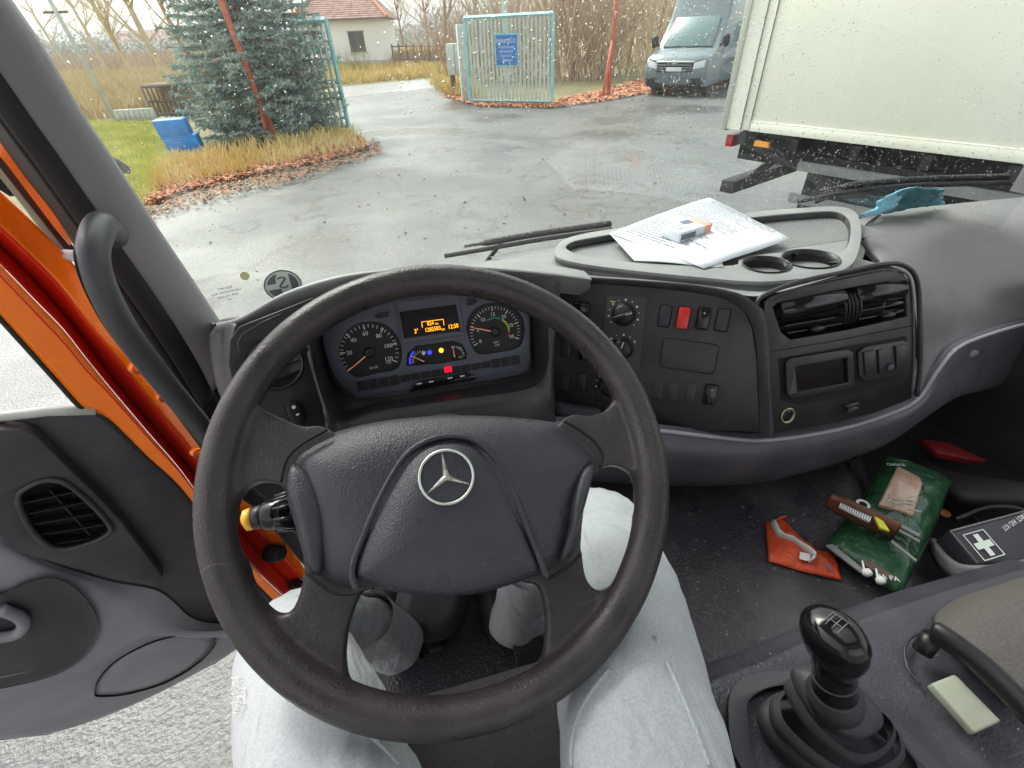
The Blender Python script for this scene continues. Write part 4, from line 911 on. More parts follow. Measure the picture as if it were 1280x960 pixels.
def fold(pts, Z, h, ins, nm='gaiter_fold', top=None):
    a = ringpx(pts, Z); c = sum(a, Vector())/len(a)
    def sc_(k, dz): return [c+(p-c)*k+Vector((0, 0, dz)) for p in a]
    R_ = [sc_(.93, -h), sc_(.985, -h*.8), sc_(1.0, -h*.35), sc_(.985, -.0015), sc_(.95, .0015), sc_(ins, .007)]
    if top: R_.append(sc_(ins*.5, top)); R_.append(sc_(ins*.3, top+.002))
    return M().grid(R_, True).build(nm, mBoot, gl_, smooth=True)
fold([(950, 892), (958, 872), (985, 862), (1040, 868), (1110, 905), (1142, 940), (1160, 975), (1110, 1000), (1040, 985), (968, 925)], 1.405, .024, .86)
fold([(964, 880), (972, 865), (1000, 858), (1060, 872), (1116, 904), (1132, 930), (1128, 955), (1080, 975), (1030, 960), (974, 910)], 1.43, .018, .88)
fold([(983, 858), (990, 846), (1012, 842), (1066, 866), (1112, 898), (1122, 920), (1108, 942), (1082, 953), (1050, 942), (1008, 902)], 1.452, .015, .88)
fold([(991, 840), (999, 829), (1018, 825), (1060, 846), (1094, 878), (1106, 898), (1100, 912), (1078, 922), (1050, 914), (1014, 884)], 1.475, .015, .80, top=.022)
# knob: egg tilted towards the driver, on a short neck
ax_b, ax_t = at(1043, 860, Z=1.50), at(1043, 790, Z=1.60)
up_ = (ax_t-ax_b).normalized(); kx = at(1075, 812, Z=1.6)-at(1018, 762, Z=1.6); kx = (kx-up_*kx.dot(up_)).normalized()
FK = Fr(ax_b, kx, up_)
Lk = (ax_t-ax_b).length
rows = []
for s, rx, ry, ox in ((-.12, .024, .024, 0), (.0, .0225, .0225, 0), (.25, .021, .021, 0), (.45, .0215, .021, .0), (.60, .0255, .023, .001), (.74, .0315, .0255, .001), (.88, .0338, .0265, .0), (1.0, .0325, .025, -.001), (1.09, .027, .021, -.002), (1.14, .018, .013, -.002), (1.155, .003, .002, -.002)):
    rows.append([FK.p(ox+rx*cos(2*pi*k/28), ry*sin(2*pi*k/28), s*Lk) for k in range(28)])
kb = M().grid(rows, True).build('knob', mGloss, gl_, smooth=True, sub=1)
M().lathe(Fr(FK.p(0, 0, -.01), FK.u, FK.n), [(.030, -.02), (.028, .0), (.0245, .006), (.0235, .010)], 28).build('collar', mBoot, gl_, smooth=True)
M().lathe(Fr(FK.p(0, 0, .24*Lk), FK.u, FK.n), [(.0216, -.001), (.0222, 0), (.0216, .001)], 28).build('neck_ring', mDashMid, kb, smooth=True)
FP = Fr(FK.p(.002, 0, 1.158*Lk), FK.u, FK.n)
q = M()
for a in (-.006, 0, .006): q.fbox(FP, a-.0003, a+.0003, -.005, .005, 0, .0005)
q.fbox(FP, -.006, .006, -.0003, .0003, 0, .0005); q.fbox(FP, -.009, .009, .0085, .0089, 0, .0004); q.fbox(FP, -.009, -.0086, -.0085, .0085, 0, .0004); q.build('shift_pattern', mDashTop, kb)
for s, a, b in (('1', -.006, .0068), ('3', 0, .0068), ('5', .006, .0068), ('2', -.006, -.0068), ('4', 0, -.0068), ('6', .006, -.0068)): text(s, FP, a, b, .0002, .0032, mDashTop, kb, 'numeral')
# seat belt latch / strap and pale plate on the console, middle seat
ZS = 1.40
ms = thing('middle_seat', 'worn beige grey seat cushion edge right of the gear lever', 'seat', at(1260, 780, Z=ZS))
sr = [[at(1172, 762, Z=1.37), at(1200, 745, Z=1.37), at(1240, 732, Z=1.37), at(1310, 712, Z=1.37)],
      [at(1169, 778, Z=1.41), at(1200, 765, Z=1.42), at(1245, 750, Z=1.42), at(1310, 735, Z=1.42)],
      [at(1200, 810, Z=1.43), at(1225, 800, Z=1.44), at(1262, 785, Z=1.44), at(1320, 770, Z=1.44)],
      [at(1262, 880, Z=1.43), at(1285, 870, Z=1.44), at(1310, 860, Z=1.44), at(1350, 850, Z=1.44)]]
sr = [r_+[r_[-1]+Vector((.35, -.02, 0))] for r_ in sr]
loft('cushion', sr, mBeige, ms, 6, 6, solid=.03)
bl = thing('recline_lever', 'black strap-like lever along the edge of the beige seat', 'lever', at(1220, 830, Z=1.44))
q = [at(1166, 788, Z=1.445), at(1185, 800, Z=1.45), at(1222, 828, Z=1.45), at(1262, 866, Z=1.45), at(1300, 905, Z=1.45)]
M().tube(resample(q, 5), [.012]+[.016]*19+[.017], 14, flat=.7).build('lever', mBlack, bl, smooth=True)
M().tube([at(1152, 815, Z=1.40), at(1158, 806, Z=1.41), at(1166, 796, Z=1.425)], .012, 10).build('lever_root', mBlack, bl, smooth=True)
Fq = Fr(at(1210, 880, Z=1.41), (1, 0, 0), (0, -.1, 1))
pp = pxl(Fq, [(1163, 855), (1193, 843), (1251, 902), (1218, 917)])
tag(M().prism(Fq, pp, -.012, .003).build('seat_tag', mat('pale_plate', (.33, .35, .27), .35, col2=(.38, .4, .31), nscale=30), bevel=.003), 'pale green rectangular plate beside the black seat lever', 'plate')
M().tube(resample([at(x, y, Z=1.385) for x, y in ((1165, 787), (1140, 796), (1131, 812), (1135, 835), (1150, 855))], 4), .002, 6).build('console_moulding', mConsole, cab, smooth=True)
# ================================================================== DRIVER'S SEAT AND FOOTWELL
seat = thing('driver_seat', 'dark woven driver seat cushion between the legs of the driver', 'seat', (0, 0, 1.1))
sc_r = [[Vector((x, .27, 1.36)) for x in (-.24, -.1, .02, .15, .26)], [Vector((x, .275, 1.41)) for x in (-.24, -.1, .02, .15, .26)], [Vector((x, .235, 1.435)) for x in (-.24, -.1, .02, .15, .26)],
        [Vector((x, .1, 1.44)) for x in (-.24, -.1, .02, .15, .26)], [Vector((x, -.3, 1.44)) for x in (-.24, -.1, .02, .15, .26)]]
loft('cushion', sc_r, mSeat, seat, 5, 5)
M().box((-.22, -.3, 1.04), (.24, .24, 1.38)).build('base', mBlack, seat, bevel=.01)
def pedal(px, py, w_, h_, name, lab):
    p = at(px, py, Z=1.12); G = Fr(p, (1, 0, 0), (0, -.6, .8)); r = thing(name, lab, 'pedal', p)
    o = M().prism(G, rrect(0, 0, w_, h_, .012), 0, .012).build('pad', mMatte, r, bevel=.003)
    for k in range(4): M().fbox(G, -w_*.4, w_*.4, -h_*.35+k*h_*.22, -h_*.29+k*h_*.22, .012, .015).build('tread', mMatte, o)
    M().tube([G.p(0, 0, 0), G.p(0, h_*.3, -.06), G.p(0, h_*.2, -.12)], .009, 8).build('stem', mBlack, r, smooth=True)
pedal(545, 765, .075, .07, 'clutch_pedal', 'dark rubber pedal below the steering column')
pedal(663, 822, .06, .10, 'accelerator_pedal', 'dark rubber pedal under the right shoe')
M().lathe(Fr(at(540, 752, Z=1.15), (1, 0, 0), (0, -.4, .9)), [(.075, -.03), (.075, .0), (.06, .008), (.055, .02), (.04, .02)], 32).build('column_gaiter', mBoot, cab, smooth=True)
for (x, y) in ((493, 800), (505, 818), (520, 800), (518, 822), (500, 775), (545, 808), (560, 790)):
    p = at(x, y, Z=1.041); M().box((p.x-.014, p.y-.01, 1.039), (p.x+.014, p.y+.01, 1.046)).build('mat_stud', mFloor, cab, bevel=.002)

# ================================================================== DOOR
hn = Vector((.30, -.954, 0))
FD = Fr((-.60, .74, 1.0), (.954, .30, 0), hn)
door = thing('cab_door', 'orange cab door swung open on the left, grey inner trim with air vent and speaker', 'door', (-.60, .76, .8))
dout = [(-60, 521), (0, 523), (70, 517), (134, 519), (190, 566), (242, 615), (300, 690), (352, 752), (330, 785), (270, 826), (200, 862), (130, 893), (60, 915), (0, 922), (-60, 925)]
M().prism(FD, pxl(FD, dout, -.02), -.032, -.012).build('shell', mDoorDark, door, bevel=.004)
D = lambda pts, c: [FD.px(x, y, c) for x, y in pts]
# grey lower trim with armrest roll
g0 = D([(-60, 640), (0, 668), (60, 702), (139, 727), (200, 740), (245, 775), (300, 780)], .005)
g1 = D([(-60, 675), (0, 700), (55, 722), (130, 745), (190, 765), (240, 785), (300, 785)], .022)
g2 = D([(-60, 760), (0, 790), (55, 800), (130, 790), (190, 783), (240, 790), (300, 788)], .030)
g3 = D([(-60, 870), (0, 863), (60, 850), (130, 820), (190, 792), (240, 797), (300, 793)], .032)
g4 = D([(-60, 880), (0, 876), (60, 865), (130, 838), (190, 805), (245, 800), (300, 795)], .020)
g5 = D([(-60, 926), (0, 921), (60, 914), (130, 892), (200, 861), (272, 823), (330, 783)], .016)
g6 = D([(-60, 926), (0, 922), (60, 915), (130, 893), (200, 862), (273, 824), (331, 784)], -.05)
loft('lower_trim', [g0, g1, g2, g3, g4, g5, g6], mDoorGrey, door, 6, 5)
# pocket bowl
pk = pxl(FD, [(-60, 745), (0, 742), (30, 728), (68, 722), (98, 738), (120, 768), (122, 795), (100, 826), (60, 846), (0, 860), (-60, 868)], .034, 4)
cx_, cy_ = FD.uv(20, 790, .034)
rows = [[FD.p(a, b, .036) for a, b in pk]]
M().grid(rows+[[FD.p(cx_+(a-cx_)*s, cy_+(b-cy_)*s, c) for a, b in pk] for s, c in ((1.0, .0345), (.96, .033), (.80, .0325), (.72, .0335), (.3, .034), (.02, .0345))], True).build('pocket', mDoorDark, door, smooth=True)
M().tube(resample(D([(-40, 800), (0, 797), (22, 792), (30, 780), (22, 770), (0, 762)], .045), 4), .010, 10).build('door_pull', mDoorGrey, door, smooth=True)
# speaker cover
spk = [(118, 866), (125, 846), (150, 822), (195, 800), (240, 791), (266, 794), (268, 806), (245, 830), (205, 853), (160, 866), (130, 869)]
so1 = pxl(FD, spk, .022, 4)
M().grid([[FD.p(a, b, c) for a, b in so1] for c in (.0, .0265)], True).build('speaker_rim', mGroove, door, smooth=True)
dome(FD, [(a*.97+.03*sum(p[0] for p in so1)/len(so1), b*.97+.03*sum(p[1] for p in so1)/len(so1)) for a, b in so1], .0225, .005, 6, 5).build('speaker_cover', mDoorGrey, door, smooth=True)
# dark upper trim: recess and face with the vent
rec = [(-60, 524), (24, 524), (60, 517), (134, 519), (190, 568), (242, 617), (300, 692), (350, 754), (300, 778), (246, 776), (200, 738), (139, 727), (22, 694), (-60, 660)]
M().prism(FD, pxl(FD, rec, .0), -.01, .002).build('upper_trim', mDoorDark, door, bevel=.002)
fc = [(-60, 536), (0, 538), (30, 540), (46, 546), (86, 585), (124, 622), (152, 652), (180, 690), (204, 722), (203, 731), (192, 733), (139, 724), (75, 706), (22, 690), (8, 676), (-60, 640)]
vo = [(22, 622), (40, 606), (62, 600), (85, 606), (112, 628), (136, 655), (136, 667), (110, 680), (78, 687), (55, 679), (35, 656)]
vop = pxl(FD, vo, .032, 4)
fill2d('vent_panel', FD, pxl(FD, fc, .03), [vop], .002, .030, mDoorDark, door, bevel=.004)
ov = M().grid([[FD.p(a, b, c) for a, b in vop] for c in (-.0, .026)]+[[FD.p(a, b, c) for a, b in vop] for c in (.033,)], True).build('vent_duct', mBlack, door, smooth=True)
cvx = sum(a for a, b in vop)/len(vop); cvy = sum(b for a, b in vop)/len(vop)
M().tube([FD.p(a, b, .032) for a, b in vop]+[FD.p(*vop[0], .032)], .0045, 8).build('vent_ring', mDoorDark, door, smooth=True)
M().prism(FD, vop, .003, .005).build('vent_back', mGroove, door)
for i in range(5):
    y = 622+i*13; x0 = 32+i*7; x1 = 100+i*10
    a = Vector(FD.uv(x0, y+6, .02)); b = Vector(FD.uv(min(x1, 132), y-9+i*1.0, .02))
    M().hexa([FD.p(a.x, a.y-.001, .006), FD.p(b.x, b.y-.001, .006), FD.p(b.x, b.y+.001, .006), FD.p(a.x, a.y+.001, .006), FD.p(a.x, a.y+.004, .028), FD.p(b.x, b.y+.004, .028), FD.p(b.x, b.y+.006, .028), FD.p(a.x, a.y+.006, .028)]).build('slat', mBlack, door)
a = FD.uv(62, 612, .02); b = FD.uv(112, 668, .02)
M().hexa([FD.p(a[0], a[1], .010), FD.p(b[0], b[1], .010), FD.p(b[0]+.002, b[1], .010), FD.p(a[0]+.002, a[1], .010), FD.p(a[0], a[1], .024), FD.p(b[0], b[1], .024), FD.p(b[0]+.002, b[1], .024), FD.p(a[0]+.002, a[1], .024)]).build('slat', mBlack, door)
# pale window ledge and orange window post with its black seal
M().tube([FD.px(x, y, .004) for x, y in ((-60, 519), (0, 521), (60, 514), (120, 513))], .008, 8).build('window_ledge', mConc, door, smooth=True)
PA = [FD.px(x, y, .012) for x, y in [(-60, 275), (0, 331), (45, 377), (80, 413), (105, 445), (140, 488), (185, 541), (228, 591), (270, 651), (318, 711), (362, 753)]]
PB = [FD.px(x, y, .006) for x, y in [(-60, 330), (0, 392), (38, 434), (72, 472), (108, 511), (136, 522), (185, 570), (225, 607), (262, 655), (310, 716), (352, 760)]]
strip('window_post', PA, PB, mOrange, door, .002, 0)
M().tube(resample([p+Vector((-.004, 0, 0)) for p in PB], 4), .0045, 8).build('post_seal', mBlack, door, smooth=True)
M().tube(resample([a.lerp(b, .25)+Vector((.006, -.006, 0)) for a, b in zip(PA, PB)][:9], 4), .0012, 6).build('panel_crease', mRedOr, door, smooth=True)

# ================================================================== DRIVER (legs seen below the wheel)
per = thing('person', 'driver in worn pale blue jeans and black shoes, legs seen below the wheel', 'person', (0, .1, 1.04))
def skin_mesh(name, verts, edges, rad, m_, parent, sub=2, root=0):
    me = bpy.data.meshes.new(name); c = Vector((0, 0, 0)); me.from_pydata([Vector(v)-c for v in verts], edges, []); me.materials.append(m_)
    o = bpy.data.objects.new(name, me); link(o, parent, c)
    o.modifiers.new('skin', 'SKIN'); me.skin_vertices[0].data  # layer made by the modifier
    for i, r in enumerate(rad):
        me.skin_vertices[0].data[i].radius = (r, r) if not hasattr(r, '__len__') else r
        me.skin_vertices[0].data[i].use_root = (i == root)
    o.modifiers['skin'].use_smooth_shade = True
    md = o.modifiers.new('sub', 'SUBSURF'); md.levels = sub; md.render_levels = sub
    return o
jv = [(.0, -.16, 1.56), (.095, -.06, 1.555), (.128, .10, 1.57), (.180, .26, 1.555), (.218, .40, 1.50), (.215, .475, 1.42), (.17, .49, 1.30), (.125, .477, 1.225), (.118, .474, 1.20),
      (-.085, -.06, 1.555), (-.120, .10, 1.565), (-.18, .25, 1.545), (-.222, .345, 1.49), (-.225, .41, 1.42), (-.20, .45, 1.31), (-.172, .470, 1.245), (-.165, .475, 1.22)]
je = [(0, 1), (1, 2), (2, 3), (3, 4), (4, 5), (5, 6), (6, 7), (7, 8), (0, 9), (9, 10), (10, 11), (11, 12), (12, 13), (13, 14), (14, 15), (15, 16)]
jr = [.11, .095, .085, .080, .070, .060, .056, .056, .056, .095, .085, .078, .068, .060, .058, .057, .057]
jeans = skin_mesh('jeans', jv, je, jr, mJean, per, 3)
tx = bpy.data.textures.new('folds', 'CLOUDS'); tx.noise_scale = .09; tx.noise_depth = 1
md = jeans.modifiers.new('folds', 'DISPLACE'); md.texture = tx; md.strength = .003; md.mid_level = .5
tx2 = bpy.data.textures.new('creases', 'DISTORTED_NOISE'); tx2.noise_scale = .085; tx2.distortion = 1.6
md = jeans.modifiers.new('creases', 'DISPLACE'); md.texture = tx2; md.strength = .004; md.mid_level = .5
for cp, cd_ in (((.104, .470, 1.16), (.04, .02, .2)), ((-.152, .483, 1.17), (-.03, -.03, .2))):
    Fc = Fr(cp, (1, 0, 0), cd_); Fc.u = Fc.v.cross(Fc.n).normalized()
    Fc = Fr(Fc.o, Fc.u, Fc.n); q = M(); R_ = []
    for r_, c_ in ((.050, .13), (.053, .10), (.0545, .06), (.0555, .02), (.057, -.01), (.0575, -.032), (.0565, -.036), (.052, -.034), (.047, -.01)):
        R_.append([Fc.p(r_*cos(2*pi*k/36)*(1+.10*noise.noise(Vector((cos(2*pi*k/36)*1.6, sin(2*pi*k/36)*1.6, c_*14+cp[0]*30)))), r_*.9*sin(2*pi*k/36)*(1+.10*noise.noise(Vector((cos(2*pi*k/36)*1.6, sin(2*pi*k/36)*1.6, c_*14)))), c_) for k in range(36)])
    q.grid(R_, True).build('trouser_leg', mJean, jeans, smooth=True)
    M().grid([[Fc.p(.0590*cos(2*pi*k/36), .0531*sin(2*pi*k/36), c_) for k in range(36)] for c_ in (-.012, -.0105)], True).build('hem_seam', mJeanD, jeans, smooth=True)
bpy.context.view_layer.update()
from mathutils.bvhtree import BVHTree
_ev = jeans.evaluated_get(bpy.context.evaluated_depsgraph_get()); _mev = _ev.to_mesh()
bvh = BVHTree.FromPolygons([v.co.copy() for v in _mev.vertices], [tuple(p.vertices) for p in _mev.polygons]); _ev.to_mesh_clear()
def stitched(pts, nm, r=.0016, dash_=True):
    P_ = []
    for x, y in pts:
        h = bvh.ray_cast(CAM, ray(x, y).normalized())
        if h[0] is not None: P_.append(h[0]+h[1]*.0006)
    if len(P_) < 2: return
    P_ = resample(P_, 8)
    M().tube([p-Vector((0, 0, .0008)) for p in P_], r*1.6, 6).build(nm, mJean, jeans, smooth=True)
    q = M()
    for i in range(0, len(P_)-1, 2): q.tube([P_[i]+Vector((0, 0, .001)), P_[i].lerp(P_[i+1], .9)+Vector((0, 0, .001))], .0009, 4)
    q.build('stitching', mJeanD, jeans)
stitched([(716, 957), (716, 930), (722, 900), (738, 868), (762, 836)], 'inner_seam')
stitched([(498, 957), (476, 932), (448, 908)], 'inner_seam')
stitched([(886, 957), (866, 905), (843, 850), (818, 795)], 'outer_seam')
q = M(); rj = random.Random(12)
for i in range(20):
    x, y = 291+rj.uniform(0, 12), 846+rj.uniform(0, 52); h = bvh.ray_cast(CAM, ray(x+6, y).normalized())
    if h[0] is None: continue
    p0 = h[0]+h[1]*.001; d = Vector((rj.uniform(-1, .2), rj.gauss(0, .5), rj.uniform(-.2, .5))).normalized()*rj.uniform(.006, .016)
    q.tube([p0, p0+d*.5+Vector((0, 0, .002)), p0+d], .0005, 4)
q.build('frayed_threads', mWhite, jeans, kind='stuff')
for nm_, pts in (('inner_seam', [(.085, .02, 1.575), (.115, .15, 1.58), (.14, .28, 1.555), (.165, .40, 1.50)]), ):
    pass
skn = skin_mesh('ankle', [(.095, .47, 1.16), (.085, .485, 1.10)], [(0, 1)], [.036, .036], mSkin, per)
skn = skin_mesh('ankle', [(-.16, .485, 1.19), (-.15, .51, 1.12)], [(0, 1)], [.042, .040], mSkin, per)
for hx, hy, tx_2, ty_2, nm in ((.075, .50, .05, .70, 'shoe'), (-.15, .53, -.17, .74, 'shoe')):
    skin_mesh(nm, [(hx, hy-.05, 1.085), (hx, hy, 1.10), (hx*.7+tx_2*.3, hy*.7+ty_2*.3, 1.09), (tx_2, ty_2, 1.075), (hx, hy, 1.17)], [(0, 1), (1, 2), (2, 3), (1, 4)], [.038, .048, .045, .036, .050], mShoe, per)

# ================================================================== THINGS LYING ABOUT
# papers
FT2 = Fr((.6, .9, ZT+.001), (1, 0, 0), (0, 0, 1))
def sheet(name, cor, zs, label, mid=.006, m_=mPaper):
    c = [at(x, y, Z=ZT+z) for (x, y), z in zip(cor, zs)]; n_ = 10; rows = []
    for i in range(n_+1):
        r = []
        for j in range(n_+1):
            s, t = i/n_, j/n_; p = c[0]*(1-s)*(1-t)+c[1]*s*(1-t)+c[2]*s*t+c[3]*(1-s)*t
            p.z += mid*sin(pi*s)*sin(pi*t)+.0035*noise.noise(Vector((p.x*9, p.y*9, len(label))))
            r.append(p)
        rows.append(r)
    return rows, tag(M().grid(rows).build(name, m_, None, smooth=True, solid=.0006), label, 'paper')
r1_, p1_ = sheet('paper_sheet', [(793, 326), (762, 292), (888, 288), (905, 334)], (.002, .006, .006, .002), 'white sheet of paper sticking out left under the other sheet on the tray', .004)
r2_, p2_ = sheet('paper_sheet', [(762, 291), (887, 246), (989, 298), (880, 335)], (.010, .022, .012, .004), 'top sheet of printed white paper on the tray, under the cigarette packet', .012)
q = M()
def line_on(rows, s, t0, t1, wd, mm_):
    n_ = len(rows)-1
    def P_(s, t):
        i = min(int(s*n_), n_-1); j = min(int(t*n_), n_-1); a = s*n_-i; b = t*n_-j
        return rows[i][j]*(1-a)*(1-b)+rows[i+1][j]*a*(1-b)+rows[i+1][j+1]*a*b+rows[i][j+1]*(1-a)*b+Vector((0, 0, .0012))
    K = 8
    for k in range(K):
        ta, tb = t0+(t1-t0)*k/K, t0+(t1-t0)*(k+(.95, .6, .88, .75)[(k*7+int(s*100)) % 4])/K
        mm_.quad(P_(s, ta), P_(s, tb), P_(s+wd, tb), P_(s+wd, ta))
rp = random.Random(5)
for i in range(30):
    s = .96-.030*i
    if .40 < s < .52: continue
    for j in range(rp.choice((1, 2, 2))):
        t0 = .06+.3*j*rp.random(); line_on(r2_, s, t0, min(.94, t0+rp.uniform(.3, .7)), .008, q)
q.build('printed_lines', mInk, p2_, kind='stuff')
# cigarette packet
pkc = [at(827, 294, Z=ZT+.024), at(862, 302, Z=ZT+.024), at(888, 288, Z=ZT+.024), at(864, 268, Z=ZT+.024)]
o_ = pkc[0]; ux = (pkc[1]-pkc[0]); 
a0 = at(848, 304, Z=ZT+.016); a1 = at(888, 292, Z=ZT+.016); b0 = at(826, 288, Z=ZT+.016)
uu = (a1-a0).normalized(); FC = Fr(a0, uu, (0, 0, 1))
Lp = (a1-a0).length; Wp = .055
pkt = thing('cigarette_packet', 'white and orange cigarette packet lying on the printed papers', 'packet', a0)
H0, H1 = .000, .022
bm_ = M().fbox(FC, 0, Lp*.78, 0, Wp, H0, H1).build('box', mPaper, pkt, bevel=.0015)
M().fbox(FC, Lp*.783, Lp, 0, Wp, H0, H1).build('flip_lid', mat('packet_orange', (.75, .35, .25), .4), pkt, bevel=.0015)
M().fbox(FC, Lp*.5, Lp*.77, Wp*.55, Wp*.95, H1, H1+.0004).build('dark_print', mInk, bm_)
M().fbox(FC, Lp*.05, Lp*.5, -.0004, 0, H1*.2, H1*.75).build('side_print', mInk, bm_)
text('KILLS', FC, Lp*.3, Wp*.35, H1+.0003, .011, mInk, bm_); text('SMOKING', FC, Lp*.3, Wp*.65, H1+.0003, .009, mInk, bm_)
# blue cloth by the windscreen
cl = M(); rr_ = random.Random(9)
F0 = at(1130, 262, Y=1.0)
mCl = mat('blue_cloth', (.18, .44, .56), .9, col2=(.26, .54, .64), nscale=40, bump=.8, bscale=500, bdist=.001)
def ridge(pts, rad, fl=.6): return [at(x, y, Y=Y) for x, y, Y in pts], rad, fl
q = M(); rr_ = random.Random(31)
def C_(x, y, d): return at(x, y, Y=.97+d)
q.tube(resample([C_(1072, 269, 0), C_(1092, 266, 0), C_(1112, 257, .01), C_(1135, 252, .01)], 4), [.004, .006, .008, .010, .011, .012, .013, .014, .015, .016, .018, .018, .018], 10, flat=.6)
for k in range(17):
    a = C_(1100+rr_.uniform(-6, 14), 258+rr_.uniform(-6, 5), rr_.uniform(0, .03)); b = C_(1140+rr_.uniform(-10, 10), 241+rr_.uniform(-6, 10), rr_.uniform(0, .04)); c = C_(1172+rr_.uniform(-8, 9), 246+rr_.uniform(-9, 9), rr_.uniform(0, .04))
    q.tube(resample([a, b, c], 6), [.005+.006*sin(pi*i/12) for i in range(13)], 8, flat=.5)
q.tube(resample([C_(1098, 262, .02), C_(1125, 254, .02), C_(1150, 249, .02), C_(1176, 250, .02)], 4), [.010, .016, .02, .022, .023, .024, .024, .024, .023, .022, .020, .016, .010], 12, flat=.7)
cl_ = q.build('cloth', mCl, None, smooth=True)
md = cl_.modifiers.new('remesh', 'REMESH'); md.mode = 'VOXEL'; md.voxel_size = .0026; md.use_smooth_shade = True
md = cl_.modifiers.new('smooth', 'SMOOTH'); md.factor = .5; md.iterations = 2
tc_ = bpy.data.textures.new('cloth_folds', 'DISTORTED_NOISE'); tc_.noise_scale = .035; tc_.distortion = 1.0
md = cl_.modifiers.new('folds', 'DISPLACE'); md.texture = tc_; md.strength = .003; md.mid_level = .5
tag(cl_, 'crumpled light blue cloth tucked between dashboard and windscreen', 'cloth')
# orange wrapper
def flatpack(name, pts, Z, m_, label, cat, h=.004, wob=.004, k=3):
    root = thing(name, label, cat, at(*pts[0], Z=Z)); F0 = Fr((0, 0, Z), (1, 0, 0), (0, 0, 1)); o = [F0.uv(x, y) for x, y in pts]
    o = [(p.x, p.y) for p in [Vector(o[i]).lerp(Vector(o[(i+1) % len(o)]), j/k) for i in range(len(o)) for j in range(k)]]
    cx = sum(a for a, b in o)/len(o); cy = sum(b for a, b in o)/len(o); rows = [[F0.p(a, b, 0) for a, b in o]]
    for i in range(11):
        s = 1-i/10*.99
        rows.append([F0.p(cx+(a-cx)*s, cy+(b-cy)*s, h*(1-s**3)+wob*abs(noise.noise(Vector((a*28, b*28, s*3)))) +.001) for a, b in o])
    return root, M().grid(rows, True).build('pouch', m_, root, smooth=True), F0
mOrW = mat('orange_foil', (.75, .10, .03), .32, col2=(.6, .07, .02), nscale=20, bump=1, bscale=45, bdist=.006)
wr_, po_, Fw = flatpack('wrapper', [(957, 655), (975, 648), (1000, 672), (1020, 690), (1044, 697), (1052, 726), (1000, 714), (961, 702)], ZF+.004, mOrW, 'torn orange foil wrapper lying on the rubber floor', 'wrapper', .010, .012)
q = M(); pp = resample([at(x, y, Z=ZF+.022) for x, y in ((966, 653), (975, 668), (990, 674), (1003, 683), (1018, 694), (1012, 702))], 3)
q.tube(pp, [.012, .014, .012, .013, .010, .011, .012, .010, .011, .012, .013, .012, .011, .009, .008, .006], 7, flat=.35); q.build('torn_lining', mat('silver_lining', (.7, .7, .66), .35, bump=.6, bscale=80, bdist=.003), wr_, smooth=True)
M().prism(Fw, pxl(Fw, [(1000, 690), (1013, 693), (1012, 702), (999, 699)], .018), .018, .019).build('barcode_label', mWhite, wr_)
M().tube(resample([at(x, y, Z=ZF+.02) for x, y in ((966, 655), (975, 648), (984, 646))], 3), [.005]*6+[.003], 6, flat=.4).build('foil_strip', mOrW, wr_, smooth=True)
a, b = Fw.uv(1034, 706, .018); text('8g', Fw, a, b, .018, .018, mInk, wr_, rot=-.5)
# green pouch, big
mGrn = mat('green_foil', (.012, .055, .022), .25, col2=(.025, .10, .04), nscale=14, bump=1, bscale=28, bdist=.008, coat=.3)
gp_, gb_, Fg = flatpack('green_pouch', [(1106, 570), (1135, 576), (1172, 590), (1188, 603), (1176, 640), (1158, 682), (1150, 700), (1125, 745), (1090, 722), (1032, 684), (1052, 655), (1080, 618)], ZF+.03, mGrn, 'large dark green foil food pouch with a clear window, lying past the orange wrapper', 'pouch', .03, .012)
M().prism(Fg, pxl(Fg, [(1122, 582), (1150, 596), (1154, 604), (1142, 645), (1132, 640), (1098, 630)], .040), .028, .041).build('window', mat('pouch_window', (.45, .28, .18), .2, col2=(.6, .4, .28), nscale=30, coat=.5), gp_, bevel=.004)
q = M(); rr_ = random.Random(4)
for i in range(14):
    x, y = 1105+rr_.random()*36, 620+rr_.random()*20; p = at(x, y, Z=ZF+.072); q.tube([p, p+Vector((rr_.uniform(.005, .02), rr_.uniform(-.02, .01), .002))], .0018, 5, flat=.4)
q.build('plastic_glints', mWhite, gp_, smooth=True, kind='stuff')
a, b = Fg.uv(1079, 630, .04); ringp(Fr(Fg.p(a, b, .038), Fg.u, Fg.n), .008, .013, 0, .002, 24).build('round_mark', mWhite, gp_)
for pts in ([(1104, 643), (1150, 668), (1148, 671), (1102, 647)], [(1106, 652), (1150, 676), (1149, 678), (1105, 655)], [(1115, 675), (1146, 700), (1145, 702), (1113, 678)]):
    M().prism(Fg, pxl(Fg, pts, .045), .042, .046).build('seal_line', mDashTop, gp_)
a, b = Fg.uv(1120, 581, .026); text('CHOICE', Fg, a, b, .026, .011, mWhite, gp_, rot=-.35)
M().prism(Fg, pxl(Fg, [(1083, 700), (1120, 722), (1118, 728), (1080, 707)], .03), .03, .032).build('brown_band', mat('brown_print', (.10, .05, .03), .4), gp_)
a, b = Fg.uv(1110, 722, .034); text('PA PA', Fg, a, b, .034, .014, mWhite, gp_, rot=-.5)
M().prism(Fg, pxl(Fg, [(1032, 682), (1040, 680), (1080, 712), (1076, 716)], .02), .018, .021).build('torn_edge', mDashTop, gp_)
